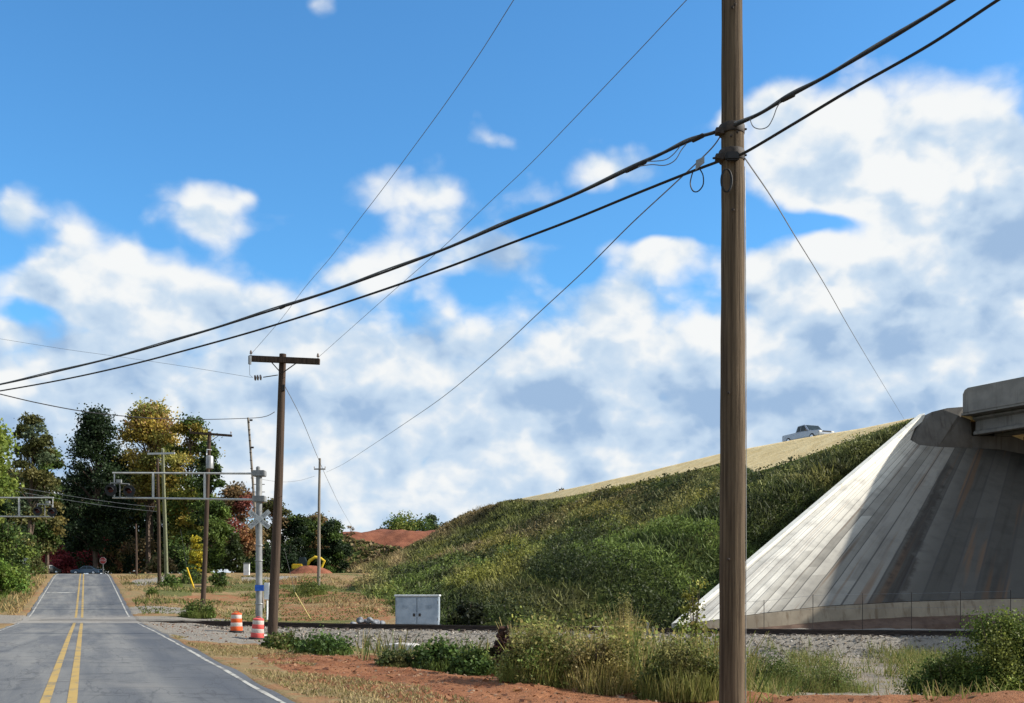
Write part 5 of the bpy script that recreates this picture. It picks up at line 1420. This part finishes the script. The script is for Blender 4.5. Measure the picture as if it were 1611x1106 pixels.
tr_ = vehicle('pickup_truck', 'silver blue pickup truck driving along the top of the straw covered embankment', 'pickup truck', (tx, tD, tz), math.atan2(-.93, .40), 'truck', truck_body,
        [(-.75, 1.10), (-.50, 1.74), (.55, 1.78), (1.25, 1.10)], 1.9, (-1.75, 1.75), .40, [[(-.58, 1.16), (-.42, 1.66), (.02, 1.69), (.02, 1.16)], [(.08, 1.16), (.08, 1.69), (.50, 1.70), (1.0, 1.16)]])
b = MB(); b.box((-1.68, 0, 1.135), (1.95, 1.55, .02)); b.build('bed_floor', M['black'], tr_, local=True)
sedan_body = [(-2.25, .32), (-2.28, .82), (-1.6, .95), (.95, .93), (2.05, .78), (2.25, .62), (2.25, .30)]
sedan_house = [(-1.75, .90), (-.85, 1.42), (.25, 1.42), (1.10, .90)]
sglass = [[(-1.40, .96), (-.82, 1.34), (-.35, 1.36), (-.35, .96)], [(-.27, .96), (-.27, 1.36), (.20, 1.35), (.78, .96)]]
cD = 171.0; cx_ = (137 - CU) / F * cD
vehicle('parked_car', 'dark blue saloon car standing broadside across the far end of the road', 'car', (cx_, cD, float(zr(cD)) + .01), R(177), 'blue_car', sedan_body, sedan_house, 1.8, (-1.40, 1.42), .33, sglass, 'cars at the far junction')
cx2 = (70 - CU) / F * 165
c2 = vehicle('parked_car', 'dark car half hidden in the shade under the red bush at the far left', 'car', (cx2, 165, float(gz(cx2, 165))), R(-125), 'dark_car', sedan_body, sedan_house, 1.8, (-1.40, 1.42), .33, sglass, 'cars at the far junction')

# small yellow excavator beyond the clay heap
eD = 150; ep = gp((474 - CU) / F * eD, eD); er = thing('excavator', 'small yellow excavator with a curved boom beside the soil heap', 'excavator', ep)
for sg in (-1, 1):
    b = MB(); b.prism([ep + Vector((x, sg * .75 - .2, z)) for x, z in ((-1.3, .18), (-1.1, 0), (1.1, 0), (1.3, .18), (1.3, .45), (1.05, .62), (-1.05, .62), (-1.3, .45))], (0, .4, 0)); b.build('track', M['rubber'], er, bevel=.04)
box_mesh(ep + Vector((-.45, 0, 1.05)), (1.5, 1.5, .75), 'counterweight', 'yellow', er, .12)
cbm = MB(); cbm.prism([ep + Vector((x, -.5, z)) for x, z in ((-.3, .8), (-.25, 2.35), (.55, 2.35), (.85, 1.5), (.85, .8))], (0, 1.0, 0)); cbm.build('cab', M['glass'], er, bevel=.05)
b = MB(); b.tube([ep + Vector((.8, 0, 1.2)), ep + Vector((1.2, 0, 1.9)), ep + Vector((1.9, 0, 2.35)), ep + Vector((2.7, 0, 2.2)), ep + Vector((3.3, 0, 1.75))], [.20, .22, .22, .18, .14], 8); b.build('boom', M['yellow'], er, smooth_=True)
b = MB(); b.tube([ep + Vector((3.25, 0, 1.9)), ep + Vector((2.9, 0, 1.1)), ep + Vector((2.7, 0, .6))], [.15, .14, .10], 8); b.build('stick', M['yellow'], er, smooth_=True)
b = MB(); b.prism([ep + Vector((2.7, -.35, .75)), ep + Vector((3.0, -.35, .55)), ep + Vector((2.7, -.35, .1)), ep + Vector((2.25, -.35, .2)), ep + Vector((2.3, -.35, .5))], (0, .7, 0)); b.build('bucket', M['iron'], er, bevel=.03)

# ------------------------------------------------------------------ trees
DKG = [(.020, .036, .014), (.030, .050, .018), (.016, .028, .012)]
MDG = [(.070, .110, .022), (.095, .135, .030), (.050, .080, .020)]
OLV = [(.115, .115, .036), (.15, .135, .045), (.08, .085, .028)]
LIME = [(.17, .22, .035), (.125, .175, .03), (.23, .27, .06)]
YEL = [(.46, .34, .07), (.38, .30, .07), (.20, .20, .05), (.50, .40, .18), (.27, .25, .06)]
YGR = [(.25, .25, .045), (.17, .19, .04), (.32, .29, .07)]
RUS = [(.25, .11, .045), (.20, .10, .05), (.17, .12, .05), (.28, .16, .07)]
RED = [(.26, .04, .045), (.18, .03, .035), (.30, .06, .05)]
BRN = [(.20, .135, .06), (.16, .115, .055), (.25, .18, .08)]
def T_at(name, label, u, vtop, D, wpx, cols, vbase=None, n=2600, leaf=.5, **kw):
    x = (u - CU) / F * D; g0 = float(gz(x, D)); top = CZ + (HV - vtop) / F * D
    return tree(name, label, 'tree', (x, D, g0), top - g0, wpx / 2 / F * D * .9, cols, n=int(n * 4.2), leaf=leaf * .80, clumps=int(kw.pop('clumps', 26) * 1.5), **kw)
T_at('maple_tree', 'bright lime green leafy tree cut off by the left edge', -46, 640, 72, 124, LIME, n=9000, leaf=.30, base_frac=.42, clumps=46)
T_at('oak_tree', 'grey green thin crowned tree at the left, right of the lime green tree', 50, 657, 150, 66, OLV + [(.11, .14, .075), (.09, .12, .06)], n=2600, leaf=.50, base_frac=.35, clumps=26)
T_at('oak_tree', 'olive brown round tree between the lime tree and the big pine', 72, 705, 158, 58, OLV + MDG + [(.15, .12, .035)], n=3600, leaf=.5, base_frac=.2, clumps=30)
T_at('pine_tree', 'tall dark green pine left of the yellow tree, gaps of sky in its crown', 152, 647, 172, 122, DKG, n=6200, leaf=.50, base_frac=.16, shape='pine', clumps=64)
T_at('poplar_tree', 'tall yellow autumn tree right of the dark pine', 236, 643, 178, 112, YEL, n=6500, leaf=.48, base_frac=.48, shape='oval', clumps=52, accent=((.30, .17, .08), .08))
T_at('pine_tree', 'narrow dark pine top showing behind the yellow tree', 236, 645, 186, 34, DKG, n=1800, leaf=.5, base_frac=.2, shape='cone', clumps=26)
T_at('oak_tree', 'green and gold tree right of the yellow tree, behind the transformer pole', 298, 662, 174, 96, YGR + MDG + [(.28, .21, .04)], n=5000, leaf=.5, base_frac=.22, shape='oval', clumps=44)
T_at('pine_tree', 'feathery green tree with drooping boughs right of the transformer pole', 330, 700, 168, 66, MDG + DKG, n=3200, leaf=.45, base_frac=.3, shape='cone', clumps=34)
T_at('maple_tree', 'reddish brown autumn tree behind the crossbuck', 375, 766, 150, 72, RUS + BRN, n=4200, leaf=.42, base_frac=.12, shape='oval', clumps=34, accent=((.22, .07, .05), .10))
T_at('maple_tree', 'fresh green tree between the dark pole and the reddish tree', 340, 792, 138, 58, MDG + [(.11, .16, .03)], n=3600, leaf=.38, base_frac=.08, shape='oval', clumps=30)
T_at('poplar_tree', 'small golden tree left of the dark transformer pole', 309, 846, 132, 26, [(.40, .33, .03), (.30, .28, .03)], n=1100, leaf=.34, base_frac=.1, shape='oval', clumps=14)
T_at('maple_tree', 'slim rust coloured tree just right of the crossarm pole', 430, 786, 165, 58, RUS + BRN + OLV, n=3000, leaf=.45, base_frac=.0, shape='oval', clumps=24)
T_at('cedar_tree', 'dark green tree right of the crossarm pole, below the far wire', 465, 812, 165, 64, DKG + MDG, n=4200, leaf=.42, base_frac=.0, shape='oval', clumps=28)
T_at('maple_tree', 'orange brown tree behind the slim far pole', 497, 806, 172, 64, BRN + RUS + MDG, n=4000, leaf=.45, base_frac=.0, shape='oval', clumps=24)
T_at('cedar_tree', 'round dark tree right of the slim far pole, against the clay heap', 524, 824, 166, 56, DKG + MDG, n=4200, leaf=.42, base_frac=.0, shape='oval', clumps=28)
T_at('dead_tree', 'thin bare twiggy tree top right of the round dark tree', 552, 826, 200, 22, BRN, n=160, leaf=.35, base_frac=.4, clumps=14)
T_at('oak_tree', 'yellowish green tree crown peeping over the red clay heap', 641, 812, 262, 90, YGR + MDG, n=2600, leaf=.62, base_frac=.2, clumps=28)
T_at('oak_tree', 'grey green round tree crown over the right end of the clay heap', 681, 814, 275, 52, [(.07, .10, .05), (.055, .085, .035), (.09, .11, .05)], n=2200, leaf=.6, base_frac=.2, clumps=24)
for i, (u, vt_, D, wp, cols, lab) in enumerate(((12, 742, 196, 84, DKG + OLV, 'dark tree deep in the wood at the far left'), (62, 742, 205, 80, DKG, 'dark tree of the wood behind the left signal lights'), (105, 785, 210, 78, DKG, 'dark tree filling the gap left of the big pine'), (140, 745, 206, 84, DKG, 'dark tree of the wood directly behind the blue car'), (185, 738, 204, 84, DKG, 'dark tree of the wood below the yellow tree, left'), (222, 738, 199, 78, DKG + OLV, 'dark tree of the wood behind the bare reddish pole'), (262, 748, 196, 74, DKG + MDG, 'dark green tree behind the greenish crossarm pole'), (300, 772, 184, 70, MDG + DKG, 'shady green tree behind the transformer pole foot'), (402, 822, 178, 46, MDG + OLV, 'low green tree behind the signal mast'), (-30, 735, 180, 90, DKG + MDG, 'dark tree at the left edge behind the lime green tree'))):
    T_at('oak_tree', lab, u, vt_, D, wp, cols, n=4200, leaf=.72, base_frac=.04, shape='oval', clumps=40, group='trees of the dark wood at the end of the road')
# understorey
for (u, vb_, vt_, D, wp, cols, lab, nm) in (
    (72, 905, 848, 176, 62, RED, 'dark red bush left of the far end of the road', 'red_bush'), (98, 902, 868, 172, 40, RED, 'low crimson bush beside the road end', 'red_bush'),
    (148, 900, 842, 186, 56, RED + DKG, 'dusky red bush above the blue car', 'red_bush'), (182, 904, 848, 176, 52, RUS + OLV + DKG, 'brown and red bush left of the stop sign', 'brown_bush'),
    (112, 905, 820, 194, 60, DKG, 'black green thicket behind the blue car, left', 'thicket'), (165, 905, 815, 196, 64, DKG, 'black green thicket behind the blue car, right', 'thicket'), (225, 908, 840, 182, 70, DKG + BRN, 'shady brown thicket behind the two thin poles', 'thicket'),
    (278, 908, 850, 160, 54, MDG + DKG, 'green thicket behind the yellow guy guard', 'thicket'), (412, 905, 850, 152, 52, DKG + MDG, 'dark bush behind the signal mast', 'thicket'),
    (447, 905, 850, 158, 46, DKG, 'dark bush left of the excavator', 'thicket'), (484, 905, 858, 168, 60, DKG, 'dark bush behind the excavator', 'thicket'),
    (370, 903, 838, 136, 36, [(.030, .045, .012), (.05, .065, .016)], 'round dark green bush right of the transformer pole', 'round_bush'), (252, 906, 872, 150, 40, OLV + BRN, 'brownish bush behind the greenish pole foot', 'brown_bush'), (325, 905, 862, 142, 40, YGR + MDG, 'yellow green bush beside the transformer pole', 'thicket')):
    x = (u - CU) / F * D; g0 = float(gz(x, D)); k = D / F
    shrub(nm, lab, (x, D, g0), CZ + (HV - vt_) * k - g0, wp / 2 * k, cols, n=2600, leaf=.36)
def S_px(nm, lab, u, v, vt_, wp, cols, n=1200, leaf=.2, D=None, **kw):
    p = hit(u, v) if D is None else gp((u - CU) / F * D, D); k = p.y / F
    return shrub(nm, lab, p, CZ + (HV - vt_) * k - p.z, wp / 2 * k, cols, n=n, leaf=leaf, **kw)
# left bank
S_px('leafy_shrub', 'tall green bushy shrub at the left edge below the left signal arm', 8, 930, 806, 84, MDG + [(.13, .17, .03)], 5200, .26, 98)
S_px('leafy_shrub', 'dense mid green shrub around the grey sign back', 34, 925, 836, 62, MDG + OLV, 4200, .26, 118)
S_px('leafy_shrub', 'bright green low shrub at the left edge of the verge', 4, 945, 880, 66, [(.12, .19, .03), (.08, .14, .025), (.16, .21, .04)], 3000, .22, 86)
S_px('leafy_shrub', 'small olive shrub near the road end, right of the grey sign back', 54, 914, 868, 32, OLV + MDG, 1600, .24, 132)
# right of the road
S_px('weed_clump', 'green weeds round the foot of the transformer pole', 312, 972, 948, 46, [(.07, .10, .02), (.10, .12, .03)], 2850, 0.102)
S_px('round_bush', 'rounded green bush on the bank right of the transformer pole', 343, 923, 898, 28, MDG, 1000, .24)
S_px('weed_clump', 'small green tuft on the bank between the two thin poles and the road', 239, 938, 925, 16, [(.08, .11, .02)], 684, 0.116)
S_px('weed_clump', 'green weeds at the foot of the greenish pole', 268, 924, 907, 34, MDG, 800, .22)
S_px('weed_clump', 'low green bush behind the yellow guy guard', 300, 918, 895, 44, MDG + DKG, 1100, .24)
S_px('weed_clump', 'green weeds on the bank right of the crossarm pole', 485, 936, 913, 50, [(.08, .11, .025), (.12, .13, .035)], 2280, 0.136)
S_px('weed_clump', 'green weeds just right of the foot of the crossarm pole', 446, 1020, 1003, 60, [(.07, .10, .02), (.11, .10, .035), (.05, .075, .018)], 2850, 0.082)
S_px('weed_clump', 'low green weeds left of the concrete block in the ditch', 505, 1028, 1008, 90, [(.04, .075, .018), (.06, .10, .02)], 3420, 0.082)
S_px('weed_clump', 'green weeds in front of the long concrete slab', 622, 1047, 1031, 60, [(.05, .07, .02), (.09, .09, .03)], 2660, 0.075)
S_px('weed_clump', 'leafy green weeds below the ballast right of the slab', 690, 1054, 1014, 74, [(.05, .09, .02), (.07, .11, .025), (.035, .06, .016)], 4940, 0.082)
S_px('weed_clump', 'leafy green weeds left of the purple bush in the ditch', 745, 1062, 1028, 70, [(.05, .085, .02), (.08, .11, .025)], 4560, 0.075)
S_px('dark_bush', 'purplish dark bush standing in the ditch in front of the rail', 788, 1056, 988, 40, [(.06, .03, .028), (.09, .05, .035), (.05, .05, .02)], 1700, .11)
S_px('weed_clump', 'yellow green tall weeds right of the purple bush', 850, 1076, 990, 110, [(.15, .16, .04), (.20, .18, .06), (.10, .13, .03)], 7980, 0.058)
S_px('weed_clump', 'straw coloured tall weeds in the middle of the ditch', 940, 1086, 1000, 110, [(.22, .18, .06), (.15, .15, .04), (.26, .21, .09)], 6840, 0.051)
S_px('goldenrod', 'tall pale golden weed standing above the rail left of the near pole', 984, 1040, 926, 46, [(.26, .22, .08), (.20, .19, .06), (.32, .26, .11)], 4560, 0.061, D=43)
S_px('weed_clump', 'olive weeds at the foot of the near pole, left side', 1070, 1096, 1010, 120, [(.11, .12, .03), (.16, .15, .05), (.08, .10, .025)], 7980, 0.051)
S_px('sapling', 'yellow green sapling left of the near pole against the slope', 1092, 1000, 893, 50, [(.22, .21, .04), (.17, .18, .035), (.12, .15, .03)], 1500, .12, D=44)
S_px('weed_clump', 'green weeds right of the near pole below the paving', 1215, 1085, 1030, 90, [(.07, .10, .025), (.12, .13, .04)], 4940, 0.054)
S_px('weed_clump', 'small weeds beside the gravel right of the near pole', 1310, 1088, 1050, 110, [(.09, .12, .03), (.14, .14, .045)], 4180, 0.048)
S_px('leafy_shrub', 'large green bush at the right edge in front of the bridge', 1590, 1090, 955, 180, [(.10, .15, .025), (.14, .18, .035), (.20, .22, .05), (.06, .10, .02)], 38000, 0.058, D=25)
S_px('leafy_shrub', 'lower spreading green bush left of the big right hand bush', 1490, 1078, 1020, 120, [(.09, .14, .025), (.13, .16, .04), (.06, .10, .02)], 17100, 0.054, D=26)
# on the embankment
S_px('dark_bush', 'dark bush beside the equipment cabinet at the foot of the slope', 735, 992, 944, 66, [(.018, .024, .010), (.030, .036, .014)], 2600, .2, D=63)
tq = crest(cl_[np.argmin([abs(c[0] - 885) for c in CREST])])
p_ = at(884, 779, 146); p_.z -= .3
shrub('dark_bush', 'lone dark little bush on the straw edge of the embankment', p_, 1.6, .7, [(.06, .045, .02), (.10, .07, .03)], n=400, leaf=.2)
